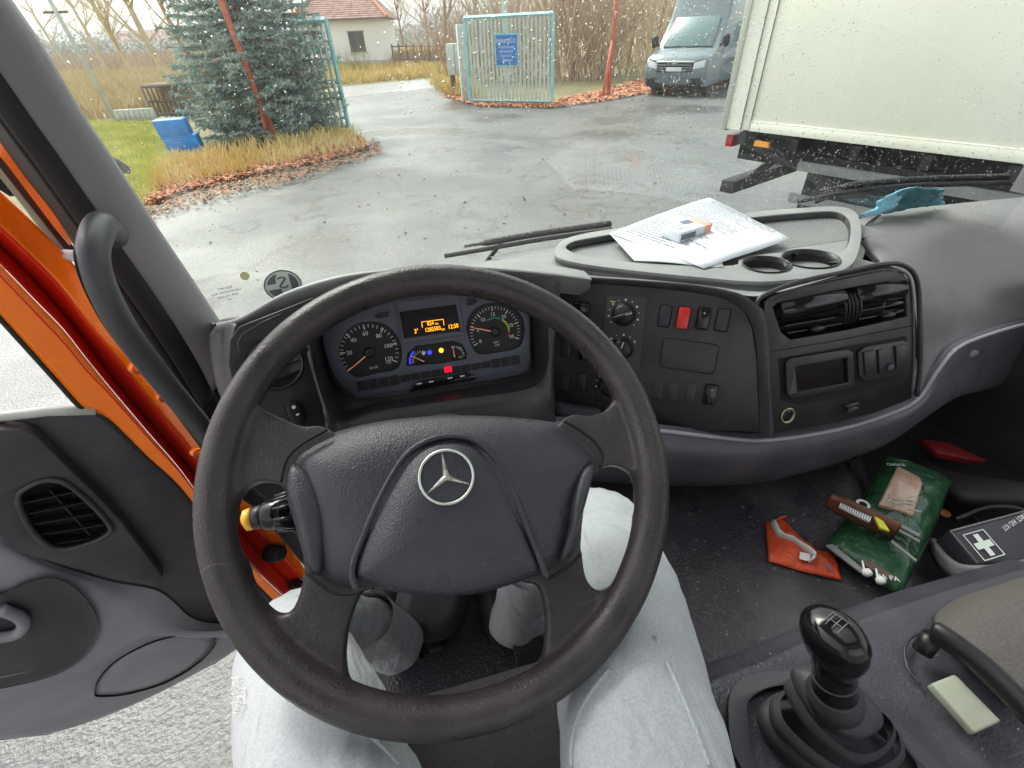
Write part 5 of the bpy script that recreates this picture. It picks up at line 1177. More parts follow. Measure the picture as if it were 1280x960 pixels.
# snack bar wrapper across it
br = thing('snack_wrapper', 'brown and clear snack bar wrapper lying across the green pouch', 'wrapper', at(1080, 645, Z=ZF+.09))
mBrn = mat('brown_foil', (.10, .035, .015), .25, col2=(.16, .06, .03), nscale=20, bump=.6, bscale=60, bdist=.003)
M().tube(resample([at(x, y, Z=ZF+.085) for x, y in ((1034, 625), (1050, 632), (1075, 644), (1100, 655), (1121, 664))], 4), [.022]*4+[.026]*9+[.024]*4, 10, flat=.45).build('foil', mBrn, br, smooth=True)
FBr = Fr((0, 0, ZF+.1), (1, 0, 0), (0, 0, 1))
lb = M().prism(FBr, pxl(FBr, [(1052, 626), (1090, 645), (1087, 652), (1049, 633)], 0), -.004, .001).build('label', mWhite, br)
q = M()
for i in range(12):
    x0, y0 = 1053+i*3, 629+i*1.5; q.prism(FBr, pxl(FBr, [(x0, y0), (x0+1.1, y0+.5), (x0-.4, y0+5), (x0-1.5, y0+4.5)], 0), .001, .0014)
q.build('barcode', mInk, lb)
M().prism(FBr, pxl(FBr, [(1092, 644), (1104, 652), (1112, 664), (1100, 660)], .004), 0, .005).build('yellow_label', mYellowP, br)
# cotton-bud like sticks
for x, y in ((1081, 717), (1098, 727)):
    t_ = thing('cable_tie', ('left' if x < 1090 else 'right')+' one of two white plastic ties stuck at the lower rim of the green pouch', 'cable tie', at(x, y, Z=ZF+.05), 'white ties on the green pouch')
    M().tube([at(x, y, Z=ZF+.06), at(x-3, y-16, Z=ZF+.065)], .0018, 6).build('strap', mWhite, t_, smooth=True)
    M().lathe(Fr(at(x, y, Z=ZF+.055), (1, 0, 0), (0, -.3, 1)), [(.006, 0), (.008, .004), (.007, .012), (.003, .014)], 10).build('head', mWhite, t_, smooth=True)
# first aid box
FA = Fr(at(1240, 670, Z=1.25), (1, 0, 0), (0, -.12, 1))
fa = thing('first_aid_box', 'dark grey first aid box with a white cross on its lid', 'box', at(1240, 690, Z=1.15))
fap = pxl(FA, [(1186, 662), (1300, 632), (1320, 700), (1222, 706)])
M().prism(FA, fap, -.08, 0).build('case', mat('box_plastic', (.035, .033, .042), .4), fa, bevel=.006)
M().tube([FA.px(x, y, .001) for x, y in ((1300, 634), (1188, 664), (1222, 704))], .002, 6).build('lid_edge', mDashTop, fa, smooth=True)
cc = [FA.px(x, y, .002) for x, y in ((1204, 669), (1229, 662), (1256, 693), (1231, 701))]
q = M()
for i in range(4): q.tube([cc[i], cc[(i+1) % 4]], .0012, 5)
q.build('square_outline', mWhite, fa)
def bil(s, t): return cc[0]*(1-s)*(1-t)+cc[1]*s*(1-t)+cc[2]*s*t+cc[3]*(1-s)*t
q = M()
for (s0_, s1_, t0_, t1_) in ((.38, .62, .08, .92), (.10, .90, .38, .62)):
    z_ = Vector((0, 0, .0004 if t0_ < .2 else .0008)); q.quad(bil(s0_, t0_)+z_, bil(s1_, t0_)+z_, bil(s1_, t1_)+z_, bil(s0_, t1_)+z_)
q.build('white_cross', mat('cross_white', (.7, .78, .68), .5), fa)
a, b = FA.uv(1268, 652, .001); text('FIRST AID KIT', FA, a, b, .0006, .013, mWhite, fa, rot=radians(190))
# grey seat side panel under it, dark bits of the passenger footwell
loft('seat_side_panel', [[at(1162, 672, Z=1.20), at(1175, 690, Z=1.22), at(1200, 706, Z=1.24), at(1240, 712, Z=1.25), at(1300, 702, Z=1.26)],
                         [at(1160, 684, Z=1.17), at(1172, 705, Z=1.19), at(1196, 724, Z=1.21), at(1240, 722, Z=1.22), at(1300, 712, Z=1.23)],
                         [at(1165, 700, Z=1.10), at(1185, 722, Z=1.12), at(1205, 735, Z=1.14), at(1240, 735, Z=1.15), at(1300, 725, Z=1.15)]], mDashTop, cab, 4, 4, solid=.01)
rf = M().prism(Fr((0, 0, 1.12), (1, 0, 0), (0, 0, 1)), pxl(Fr((0, 0, 1.12), (1, 0, 0), (0, 0, 1)), [(1150, 548), (1186, 553), (1234, 575), (1205, 572), (1172, 566)]), -.02, 0).build('warning_triangle_case', mat('red_case', (.22, .006, .01), .5), None, bevel=.003)
tag(rf, 'red edge of a flat case in the dark passenger footwell', 'case')
bg_ = [[at(1150, 575, Z=1.10), at(1190, 590, Z=1.14), at(1260, 600, Z=1.16), at(1320, 610, Z=1.16)], [at(1165, 600, Z=1.12), at(1200, 620, Z=1.2), at(1270, 625, Z=1.2), at(1320, 630, Z=1.2)], [at(1180, 640, Z=1.08), at(1200, 645, Z=1.12), at(1270, 645, Z=1.12), at(1320, 650, Z=1.1)]]
tag(loft('black_bag', bg_, mMatte, None, 4, 4, solid=.01), 'black bag in shadow behind the first aid box', 'bag')
M().tube(resample([at(x, y, Z=1.14) for x, y in ((1190, 605), (1205, 625), (1215, 645), (1225, 655))], 4), .005, 6).build('loose_cable', mBlack, cab, smooth=True)
M().tube(resample([at(x, y, Z=1.2) for x, y in ((1195, 650), (1230, 636), (1262, 634), (1285, 640))], 4), .006, 6).build('loose_cable', mBlack, cab, smooth=True)
tag(M().lathe(Fr(at(1180, 642, Z=1.12), (1, 0, 0), (0, 0, 1)), [(.012, 0), (.012, .004), (.010, .005)], 20).build('coin', mat('orange_disc', (.6, .25, .08), .4)), 'small orange disc on the floor beside the green pouch', 'disc')

q = M(); rc = random.Random(77)
for i in range(90):
    x, y = rc.uniform(850, 1140), rc.uniform(610, 760); p = at(x, y, Z=ZF+.008)
    if i % 3 == 0: p = at(rc.uniform(870, 1280), rc.uniform(790, 960), Z=ZC+.018)
    e = rc.uniform(.0006, .0017)
    q.add([p+Vector((e, 0, 0)), p+Vector((-e, e*.5, 0)), p+Vector((0, -e, 0)), p+Vector((0, 0, e*1.3))], [(0, 1, 3), (1, 2, 3), (2, 0, 3)])
q.build('floor_crumbs', mWhite, None, kind='stuff')
# ================================================================== WIPERS AND MIRROR
for pts, X0, lab in (([(556, 320, .0), (610, 311, 0), (680, 299, 0), (765, 287, 0)], 0, 'black windscreen wiper resting behind the cluster, spotted with rain'), ([(998, 252, 0), (1060, 240, 0), (1150, 232, 0), (1262, 229, 0)], 1, 'black windscreen wiper on the passenger side above the blue cloth')):
    pp = [on_glass(x, y, .045) for x, y, _ in pts]
    wt_ = thing('windscreen_wiper', lab, 'wiper', pp[0], 'windscreen wipers')
    P_ = resample(pp, 6)
    M().tube(P_, .006, 6, flat=1.3).build('blade', mMatte, wt_, smooth=True)
    M().tube([p+Vector((0, .012, .012)) for p in P_[3:]], [.004]*3+[.009]*(len(P_)-6), 6).build('spoiler', mBlack, wt_, smooth=True)
    M().tube([P_[8]+Vector((0, .02, .01)), P_[8]+Vector((-.05, .04, -.06))] if not X0 else [P_[8]+Vector((0, .02, .01)), P_[8]+Vector((-.12, .04, -.03))], .006, 6).build('arm', mBlack, wt_, smooth=True)
    tb = M(); rw = random.Random(2+X0)
    for k in range(120):
        s = rw.random()*(len(P_)-4)+3; i = int(s); p = P_[i].lerp(P_[min(i+1, len(P_)-1)], s-i)+Vector((0, .006, .012+rw.uniform(-.006, .010))); e = .0012*rw.uniform(.6, 1.4)
        tb.add([p+Vector((e, 0, 0)), p+Vector((-e, 0, 0)), p+Vector((0, 0, e)), p+Vector((0, 0, -e)), p+Vector((0, -e, 0))], [(0, 2, 4), (2, 1, 4), (1, 3, 4), (3, 0, 4)])
    tb.build('water_beads', mConc, wt_, kind='stuff')
mr = thing('door_mirror', 'dark exterior mirror arm seen past the left windscreen pillar', 'mirror', at(150, 208, X=-.62))
M().tube([at(128, 203, X=-.58), at(145, 206, X=-.60), at(160, 212, X=-.61)], [.02, .018, .010], 10, flat=.5).build('mirror_arm', mDashMid, mr, smooth=True)
M().tube(resample([at(x, y, X=-.60) for x, y in ((118, 178), (140, 205), (160, 235), (178, 268), (190, 292))], 4), .005, 6).build('pale_edge', mConc, mr, smooth=True)
md2 = thing('side_mirror', 'dark rounded corner of a mirror housing outside the open door at the left edge', 'mirror', at(5, 225, X=-.95))
M().tube(resample([at(x, y, X=-.95) for x, y in ((-60, 190), (-20, 205), (5, 225), (17, 245))], 4), [.05]*10+[.03, .02, .01], 12, flat=.6).build('housing', mMatte, md2, smooth=True)

# ================================================================== OUTSIDE
def G0(px, py, z=0): return at(px, py, Z=z)
struct(M().grid([[Vector((x, y, -.03)) for x in (-900, -60, 60, 900)] for y in (-300, -20, 60, 1200)]).build('ground', mField))
Fg0 = Fr((0, 0, 0), (1, 0, 0), (0, 0, 1))
def sheetpx(name, pts, z, m_, extra=()):
    F0 = Fr((0, 0, z), (1, 0, 0), (0, 0, 1)); ab = [F0.uv(x, y) for x, y in pts] if pts else []
    o = fill2d(name, F0, list(extra)+ab, [], -.02, 0, m_, None)
    return struct(o)
# the yard: large asphalt sheet bounded at the far side by the verge
sheetpx('asphalt_yard', [(186, 252), (215, 240), (300, 222), (400, 203), (458, 190), (462, 184), (436, 172), (428, 152), (420, 130), (428, 118), (500, 110), (548, 104), (552, 113), (560, 122), (600, 132), (690, 133), (760, 124), (800, 116), (860, 108)], 0, mAsph,
        [(24, 34), (40, 20), (40, -15), (-9, -15), (-9, -2), (-5.2, 6), ][:6])
mRoad = noise_ground('wet_road', [(.3, (.26, .27, .27)), (.6, (.34, .35, .35))], .8, .25, .3, 30, .01)[0]
sheetpx('road', [(418, 113), (432, 106), (565, 94), (640, 88), (700, 86), (700, 97), (565, 107), (548, 109), (430, 122), (418, 124)], .004, mRoad)
sheetpx('road_verge', [(380, 108), (430, 108), (570, 95), (570, 60), (480, 66), (380, 70)], .01, mVerge)
sheetpx('grass_verge', [(60, 150), (110, 150), (200, 152), (380, 140), (440, 155), (438, 172), (462, 185), (456, 191), (400, 206), (300, 225), (215, 243), (186, 255), (120, 300), (60, 340), (-80, 330), (-80, 160)], .008, mVerge)
sheetpx('hedge_bank', [(545, 100), (580, 118), (600, 130), (690, 131), (762, 121), (800, 113), (860, 105), (960, 90), (960, 60), (545, 62)], .016, mVerge)
# scattered litter: leaves and grass blades
rnd = random.Random(11)
def px_scatter(poly, n_, z=.03):
    xs = [p[0] for p in poly]; ys = [p[1] for p in poly]; out = []
    W = [G0(x, y) for x, y in poly]; wx = [p.x for p in W]; wy = [p.y for p in W]; tries = 0
    while len(out) < n_ and tries < n_*40:
        tries += 1; x = rnd.uniform(min(wx), max(wx)); y = rnd.uniform(min(wy), max(wy)); c = False; j = len(W)-1
        for i in range(len(W)):
            if (wy[i] > y) != (wy[j] > y) and x < (wx[j]-wx[i])*(y-wy[i])/(wy[j]-wy[i])+wx[i]: c = not c
            j = i
        if c: out.append((x, y))
    return out
def leaves(name, poly, n_, sz, m_, z=.03, zr=.05):
    q = M()
    for x, y in px_scatter(poly, n_):
        a = rnd.uniform(0, 6.28); s = sz*rnd.uniform(.5, 1.2); zz = z+rnd.random()*zr; t1, t2 = rnd.uniform(-.5, .5), rnd.uniform(-.5, .5)
        u = Vector((cos(a), sin(a), t1))*s; v = Vector((-sin(a), cos(a), t2))*s*.6
        c = Vector((x, y, zz)); q.add([c-u, c-v*.9, c+u, c+v], [(0, 1, 2, 3)])
    return q.build(name, m_, None, kind='stuff')
def grass(name, poly, n_, h, wd, m_, z=0, clump=1, lean=.4):
    q = M()
    for x, y in px_scatter(poly, n_//clump):
        for _ in range(clump):
            xx, yy = x+rnd.gauss(0, .10), y+rnd.gauss(0, .10)
            a = rnd.uniform(0, 6.28); hh = h*rnd.uniform(.4, 1.2); d = Vector((cos(a), sin(a), 0)); e = Vector((-sin(a), cos(a), 0))*wd
            b = Vector((xx, yy, z)); l = d*hh*lean*rnd.random()
            q.add([b-e, b+e, b+l*.45+Vector((0, 0, hh*.6))+e*.7, b+l*1.3+Vector((0, 0, hh))], [(0, 1, 2, 3)])
    return q.build(name, m_, None, kind='stuff')
mLeafR = mat('fallen_leaves', (.50, .15, .075), .8, col2=(.64, .33, .17), nscale=6)
mLeafB = mat('brown_leaves', (.20, .11, .06), .8, col2=(.34, .21, .12), nscale=9)
mGrY = mat('yellow_grass', (.62, .47, .15), .8, col2=(.74, .60, .28), nscale=2)
mGrG = mat('green_grass', (.48, .50, .13), .8, col2=(.70, .66, .24), nscale=1.2)
mGrB = mat('dry_grass', (.50, .38, .18), .8, col2=(.62, .50, .28), nscale=.8)
leaves('fallen_leaves', [(184, 256), (205, 225), (225, 205), (300, 192), (400, 178), (450, 172), (462, 187), (400, 205), (300, 225), (225, 243), (192, 258)], 15000, .05, mLeafR, .02, .07)
leaves('leaf_litter', [(560, 118), (600, 126), (690, 127), (760, 112), (800, 100), (905, 95), (905, 112), (800, 119), (760, 127), (690, 136), (600, 134), (555, 122)], 9000, .07, mLeafR)
leaves('stray_leaves', [(190, 262), (450, 198), (700, 140), (900, 125), (890, 260), (420, 330), (260, 380)], 420, .03, mLeafB, .004, .006)
leaves('edge_leaves', [(170, 275), (200, 232), (300, 215), (400, 196), (470, 178), (480, 192), (400, 216), (300, 240), (230, 258), (185, 280)], 1300, .04, mLeafR, .006, .01)
leaves('dull_edge_leaves', [(165, 280), (200, 228), (300, 205), (400, 188), (472, 176), (484, 192), (400, 222), (300, 248), (230, 265), (182, 286)], 2600, .04, mLeafB, .012, .10)
grass('yellow_tufts', [(186, 250), (215, 205), (300, 188), (440, 165), (456, 186), (400, 200), (300, 220)], 3200, .30, .010, mGrY, .01, 10)
grass('green_grass', [(90, 155), (200, 156), (240, 190), (215, 215), (190, 250), (150, 285), (90, 300)], 26000, .14, .012, mGrG, .01, 8)
grass('verge_grass', [(380, 106), (430, 107), (568, 94), (568, 72), (480, 82), (380, 84)], 16000, .45, .03, mGrY, .01, 6)
grass('dry_field_grass', [(30, 148), (60, 100), (230, 92), (400, 84), (400, 110), (230, 140), (110, 152)], 22000, .7, .04, mGrB, 0, 6)
grass('field_grass', [(480, 72), (575, 66), (575, 76), (480, 84)], 5000, 1.0, .06, mGrY, 0, 6)
grass('bank_grass', [(540, 104), (590, 112), (600, 128), (560, 120)], 2500, .5, .02, mGrY, 0, 8)

# bare trees and thickets
mBark = mat('bark_brown', (.36, .235, .14), .9, col2=(.50, .35, .22), nscale=5)
mBarkL = mat('bark_pale', (.52, .42, .26), .9, col2=(.64, .54, .36), nscale=3)
mBarkD = mat('bark_dark', (.27, .165, .10), .9, col2=(.43, .29, .18), nscale=3)
def twig(q, p, d, l, r, depth, rg, spread=.5, seg=3, up=.15, kids=3, stop=.05):
    pts = [p]; n_ = 4
    for i in range(n_):
        d = (d+Vector((rg.gauss(0, .13), rg.gauss(0, .13), rg.gauss(0, .08)+up*.3))).normalized(); pts.append(pts[-1]+d*l/n_)
    q.tube(pts, [r*(1-.55*i/n_) for i in range(n_+1)], seg, cap=False)
    if depth <= 0: return
    for k in range(kids):
        i = rg.randint(1, n_); a = rg.uniform(0, 6.28); s = Vector((cos(a), sin(a), rg.uniform(0, .7)))*spread
        twig(q, pts[i], (d+s).normalized(), l*rg.uniform(.5, .8), r*.5*rg.uniform(.7, 1), depth-1, rg, spread, 3, up, kids, stop)
def bare_tree(x, y, h, r, label, seed, m_=mBark, depth=4, kids=4, spread=.7, lean=(0, 0), group=None, name='bare_tree'):
    rg = random.Random(seed); t_ = thing(name, label, 'tree', (x, y, 0), group)
    tr_ = [Vector((x, y, -.05))]; d = Vector((lean[0], lean[1], 1)).normalized()
    for i in range(5): d = (d+Vector((rg.gauss(0, .04), rg.gauss(0, .04), .05))).normalized(); tr_.append(tr_[-1]+d*h*.14)
    M().tube(tr_, [r*(1-.09*i) for i in range(6)], 7).build('trunk', m_, t_, smooth=True)
    q = M()
    for i in range(2, 6):
        for k in range(3):
            a = rg.uniform(0, 6.28); twig(q, tr_[i], Vector((cos(a)*spread, sin(a)*spread, .9)).normalized(), h*.30*rg.uniform(.7, 1.1), r*.4, depth-1, rg, spread, kids=kids)
    q.build('crown', m_, t_)
    return t_
def thicket(x, y, w_, d_, h, n_, label, seed, m_, group=None, name='bare_bush', lean=0):
    rg = random.Random(seed); t_ = thing(name, label, 'bush', (x, y, 0), group); q = M()
    for i in range(n_):
        a = rg.uniform(0, 6.28); rr2 = sqrt(rg.random()); px_, py_ = x+cos(a)*rr2*w_*.5, y+sin(a)*rr2*d_*.5
        twig(q, Vector((px_, py_, 0)), Vector((rg.gauss(lean, .35), rg.gauss(0, .25), 1)).normalized(), h*rg.uniform(.35, .6), rg.uniform(.012, .035)*h/4, 3, rg, .45, kids=3, up=.2)
    q.build('stems', m_, t_)
    return t_
GB = 'bare bushes behind the open gate'
bl_ = [(577, 96, 4.0), (612, 104, 5), (655, 100, 5.5), (700, 103, 6), (735, 98, 6.5), (775, 94, 6.5), (815, 88, 6.5), (560, 82, 3.5), (860, 84, 7), (640, 82, 6), (720, 80, 7), (790, 78, 7)]
wh_ = ['left edge, beside the cabinet', 'behind the gate, left half', 'behind the gate, centre', 'behind the gate, right edge', 'just right of the gate', 'behind the red post', 'against the van front', 'low, left of the cabinet', 'behind the van', 'farther back, above the gate', 'farther back, right of the gate', 'farther back, right of the red post']
for i, ((x, y, h), wq) in enumerate(zip(bl_, wh_)):
    p = G0(x, y); thicket(p.x, p.y, 4.2, 2.6, h*.95, 46, 'dense leafless brown bush, '+wq, 100+i, (mBark, mBarkD, mBarkL)[i % 3], GB)
GT = 'bare trees along the far field'
for i, (x, y, h, m_, lb) in enumerate([(228, 128, 8, mBarkL, 'many-stemmed pale bare tree left of the spruce'), (180, 118, 7, mBarkL, 'pale bare tree over the field beside the pillar'), (255, 112, 9, mBark, 'bare tree directly behind the blue spruce'), (140, 100, 8, mBarkL, 'thin bare tree behind the leaning pole'), (90, 92, 9, mBarkL, 'bare tree at the far left of the field')]):
    p = G0(x, y); bare_tree(p.x, p.y, h, .14, lb, 40+i, m_, 4, 4, .9, (-.15, 0), GT)
for i, (x, d, h, lb) in enumerate([(470, 62, 9, 'dark conifer-like bare tree right of the house'), (505, 75, 8, 'grey bare tree above the wooden fence'), (535, 60, 9, 'bare tree left of the gate, far off'), (560, 50, 10, 'tall bare tree over the cabinet'), (380, 70, 12, 'bare tree behind the house roof'), (600, 42, 9, 'tall bare tree above the gate'), (680, 40, 10, 'bare tree high over the gate right corner'), (740, 38, 11, 'bare tree above the red post'), (820, 36, 11, 'bare tree behind the van roof')]):
    r = ray(x, 60); k = d/sqrt(r.x**2+r.y**2); bare_tree(r.x*k, r.y*k, h, .16, lb, 60+i, (mBark, mBarkD)[i % 2], 4, 4, .8, (0, 0), 'bare trees in the distance')
# far woods and reeds as one soft mass each
q = M(); rg = random.Random(8)
for i in range(60000):
    az = rg.uniform(-.75, .75)+radians(8); d = rg.uniform(110, 190); x, y = sin(az)*d, cos(az)*d; h = (2+3*noise.noise(Vector((x*.03, y*.03, 0)))+rg.uniform(0, 3))*(.7 if az < .1 else 1.2); z0 = rg.uniform(0, h); s = rg.uniform(.10, .26)
    a = rg.uniform(0, 6.28); u = Vector((cos(a), sin(a), .2))*s; c = Vector((x, y, z0)); q.add([c-u, c+u, c+Vector((rg.gauss(0, .3), rg.gauss(0, .3), s*2.4))], [(0, 1, 2)])
q.build('distant_woods', mat('far_wood', (.34, .32, .28), .9, col2=(.45, .43, .38), nscale=.05), None, kind='stuff')
q = M()
for x, y in px_scatter([(20, 100), (60, 72), (230, 66), (420, 62), (420, 72), (230, 90), (60, 104)], 9000):
    h = rg.uniform(.8, 2.0); a = rg.uniform(0, 6.28); e = Vector((cos(a), sin(a), 0))*.09; b = Vector((x, y, 0)); q.add([b-e, b+e, b+Vector((rg.gauss(0, .2), rg.gauss(0, .2), h))], [(0, 1, 2)])
q.build('reed_bed', mat('reeds', (.40, .27, .18), .9, col2=(.52, .38, .24), nscale=.4), None, kind='stuff')

# blue spruce
sb = G0(346, 171); sp_t = thing('blue_spruce', 'large blue-green spruce standing behind the leaning red pole', 'tree', (sb.x, sb.y, 0))
mNeed = mat('spruce_needles', (.19, .27, .25), .75, col2=(.55, .68, .62), nscale=3.5, detail=8, contrast=(.35, .62))
M().tube([Vector((sb.x, sb.y, z)) for z in (0, 2, 5, 9)], [.17, .15, .10, .02], 8).build('trunk', mBarkD, sp_t, smooth=True)
rg = random.Random(21); q = M(); qb = M()
HT = 8.6; z = .35
while z < HT:
    R_ = 2.25*(1-z/HT)**.75*(1 if z > .8 else .85); nb = max(5, int(13*(1-z/HT)+4)); a0 = rg.uniform(0, 6.28)
    for k in range(nb):
        a = a0+2*pi*k/nb+rg.gauss(0, .12); Lb = R_*rg.uniform(.78, 1.08); d = Vector((cos(a), sin(a), 0)); sd_ = Vector((-sin(a), cos(a), 0))
        def bp_(s): return Vector((sb.x, sb.y, z))+d*Lb*s+Vector((0, 0, Lb*(-.30*s+.22*s*s)))
        qb.tube([bp_(0), bp_(.5), bp_(1)], [.03, .018, .006], 4, cap=False)
        nt_ = int(9+9*Lb)
        for t_i in range(nt_):
            s = .22+.78*(t_i+rg.random())/nt_; wd = (1-s)*.42*Lb+.10; side = rg.choice((-1, 1)); c0_ = bp_(s)
            end = c0_+sd_*side*wd*rg.uniform(.35, 1)+d*wd*.55+Vector((0, 0, rg.uniform(-.12, .06)))
            for m_i in range(11):
                f = rg.random(); c = c0_.lerp(end, f); nd2 = Vector((rg.gauss(0, 1), rg.gauss(0, 1), rg.gauss(.35, .7))).normalized()*rg.uniform(.06, .13)
                e = nd2.cross(Vector((rg.random(), rg.random(), rg.random()+.1))).normalized()*.017
                q.add([c-e, c+e, c+nd2], [(0, 1, 2)])
    z += .155+.010*z
q.build('needles', mNeed, sp_t); qb.build('branches', mBarkD, sp_t)

# leaning red pole with braces by the spruce; the other red post by the van
def pole(base, top, r, label, braces, nm='red_pole'):
    t_ = thing(nm, label, 'pole', base); M().tube([base, top], [r, r*.85], 10).build('shaft', mPost, t_, smooth=True)
    for b, c in braces: M().tube([b, c], r*.8, 8).build('brace', mPost, t_, smooth=True)
b_ = G0(345, 181); rr1 = ray(275, -2); tpt = CAM+rr1*((b_.y-.15)/rr1.y)
ext = b_+(tpt-b_)*1.6
pole(b_, ext, .07, 'leaning rusty red pole with two short braces in front of the spruce', [(G0(337, 181), b_.lerp(tpt, .33)), (G0(351, 180), b_.lerp(tpt, .30))])
b2 = G0(760, 121); pole(b2, b2+Vector((.10, .0, 5.5)), .075, 'upright rusty red post between the gate and the dark van', [(b2+Vector((-.25, -.1, 0)), b2+Vector((.02, 0, 1.7)))])
st_p = thing('wooden_stump', 'short grey wooden stake in the grass left of the red pole', 'stake', G0(291, 180)); M().tube([G0(292, 180), G0(292, 180)+Vector((-.10, 0, .45))], [.06, .05], 8).build('stake', mWood, st_p, smooth=True)
# concrete pole left
b3 = G0(145, 149); lp_ = thing('concrete_pole', 'tall thin pale pole rising from the field at the left', 'pole', b3)
rt = ray(62, 0); tp = CAM+rt*(b3.y/rt.y*1.0); M().tube([b3, b3+(tp-b3)*1.3], [.09, .06], 8).build('shaft', mConc, lp_, smooth=True)
M().box((tp.x-.35, tp.y-.02, tp.z*.9), (tp.x+.35, tp.y+.02, tp.z*.9+.06)).build('crossarm', mWood, lp_)
# low pale wall and wooden crate
wa, wb_ = G0(146, 151), G0(196, 148)
lwll = thing('low_wall', 'low pale concrete block wall at the edge of the grass', 'wall', wa)
dv = (wb_-wa); nB = 8
for k in range(nB):
    a = wa+dv*(k/nB); b = wa+dv*((k+.94)/nB); pz = Vector((0, .2, 0)); M().hexa([a, b, b+pz, a+pz]+[p+Vector((0, 0, .32)) for p in (a, b, b+pz, a+pz)]).build('block', mConc, lwll, bevel=.02)
ca, cb = G0(193, 147), G0(236, 145)
cr_ = thing('wooden_hutch', 'weathered open wooden crate stack behind the blue container', 'crate', ca); dv = cb-ca; dn = Vector((-dv.y, dv.x, 0)).normalized()*.9
for k in range(9):
    a = ca+dv*(k/8); M().tube([a, a+Vector((0, 0, .95))], .035, 4).build('slat', mWood, cr_)
for zz in (.1, .5, .95):
    M().tube([ca+Vector((0, 0, zz)), cb+Vector((0, 0, zz))], .05, 4).build('rail', mWood, cr_)
M().hexa([ca+Vector((0, 0, .96)), cb+Vector((0, 0, .96)), cb+dn+Vector((0, 0, .96)), ca+dn+Vector((0, 0, .96)), ca+Vector((0, 0, 1.0)), cb+Vector((0, 0, 1.0)), cb+dn+Vector((0, 0, 1.0)), ca+dn+Vector((0, 0, 1.0))]).build('top_board', mWood, cr_)
M().hexa([ca+dn, cb+dn, cb+dn*1.05, ca+dn*1.05]+[p+Vector((0, 0, .95)) for p in (ca+dn, cb+dn, cb+dn*1.05, ca+dn*1.05)]).build('back_board', mBarkD, cr_)
# blue container
mBl = mat('blue_plastic', (.02, .20, .62), .4, col2=(.03, .27, .75), nscale=4, bump=.3, bscale=8, bdist=.02)
q0, q1 = G0(214, 196), G0(254, 192); bc = thing('blue_container', 'battered blue plastic container tilted in the grass by the spruce', 'container', q0)
dv = (q1-q0).normalized(); dn = Vector((-dv.y, dv.x, 0)); Fb = Fr(q0, dv, (dv.y, -dv.x, .0))
tl = Vector((-.30, 0, 0))
def bx(a0, a1, z0, z1, dd, sh0, sh1, nm, bev=.03):
    pts = []
    for z_, sh in ((z0, sh0), (z1, sh1)):
        for a, d_ in ((a0, 0), (a1, 0), (a1, dd), (a0, dd)): pts.append(q0+dv*(a+sh)+dn*d_+Vector((0, 0, z_)))
    return M().hexa(pts).build(nm, mBl, bc, bevel=bev)
bx(.0, .70, .0, .38, .45, 0, -.03, 'lower_tank'); bx(-.06, .69, .36, .41, .48, 0, -.01, 'tank_rib', .015); bx(-.06, .58, .40, .74, .45, 0, -.04, 'upper_tank')

# ---- gates
def gate(A, B, h, nbar, label, tilt=Vector((0, 0, 0)), nm='steel_gate', sign=False, dz=(0, 0)):
    t_ = thing(nm, label, 'gate', A); u = (B-A); L_ = u.length; u.normalize()
    z0, z1 = .12, h
    def Q(s, z_): return A+u*s+Vector((0, 0, z_+dz[0]+(dz[1]-dz[0])*s/L_))+tilt*(z_/h)
    for a, b, w_ in (((0, z0), (0, z1), .055), ((L_, z0), (L_, z1), .055), ((0, z1), (L_, z1), .06), ((0, z0), (L_, z0), .045)):
        M().tube([Q(*a), Q(*b)], w_, 4).build('frame_rail', mGate, t_)
    for i in range(1, nbar):
        s = L_*i/nbar; M().tube([Q(s, z0), Q(s, z1)], .034, 4).build('bar', mGateBar, t_)
    return t_, Q, u, L_
mGateBar = mat('pale_gate_bars', (.42, .56, .52), .5, col2=(.55, .66, .62), nscale=2)
gA, gB = G0(588, 130), G0(690, 132)
gt, Q, u_, L_ = gate(gA, gB, 2.45, 22, 'open turquoise barred gate leaf carrying a blue sign, in front of the bare bushes', dz=(0, .0))
sg0 = Q(L_*.355, 1.18)-Vector((0, .08, 0)); 
Fsg = Fr(sg0, u_, (-u_.y*-1 if False else u_.y, -u_.x, 0))
sn = M().prism(Fsg, rrect(.38, .38, .76, .80, .02), 0, .02).build('sign', mat('sign_blue', (.02, .18, .55), .5), gt)
M().prism(Fsg, rrect(.38, .38, .86, .90, .02), -.01, -.002).build('sign_frame', mGate, gt)
for s, y_, sz in (('PARKOL\u00d3', .62, .155), ('VENDEGEKNEK', .46, .085), ('BEHAJTANI', .34, .10), ('CSAK ENG.', .22, .10), ('SZABAD', .10, .10)):
    text(s, Fsg, .38, y_, .021, sz, mWhite, sn)
hgp = thing('gate_post', 'pale concrete gate post left of the turquoise gate leaf', 'post', G0(584, 128)); p = G0(583, 127); M().box((p.x-.13, p.y, 0), (p.x+.12, p.y+.25, 2.3)).build('shaft', mConc, hgp, bevel=.02)
pm = Q(L_*.5, 0); mp = thing('steel_post', 'tall thin grey post standing behind the middle of the gate leaf', 'post', (pm.x, pm.y+.4, 0)); M().tube([Vector((pm.x, pm.y+.4, 0)), Vector((pm.x, pm.y+.4, 3.3))], .06, 8).build('shaft', mGateBar, mp)
gC = G0(437, 164); gD = G0(392, 150); gD = gC+(Vector((-2.5, 2.2, 0)))
gate(gC, gD, 2.45, 16, 'second barred gate leaf, standing open edge-on behind the spruce', nm='steel_gate')
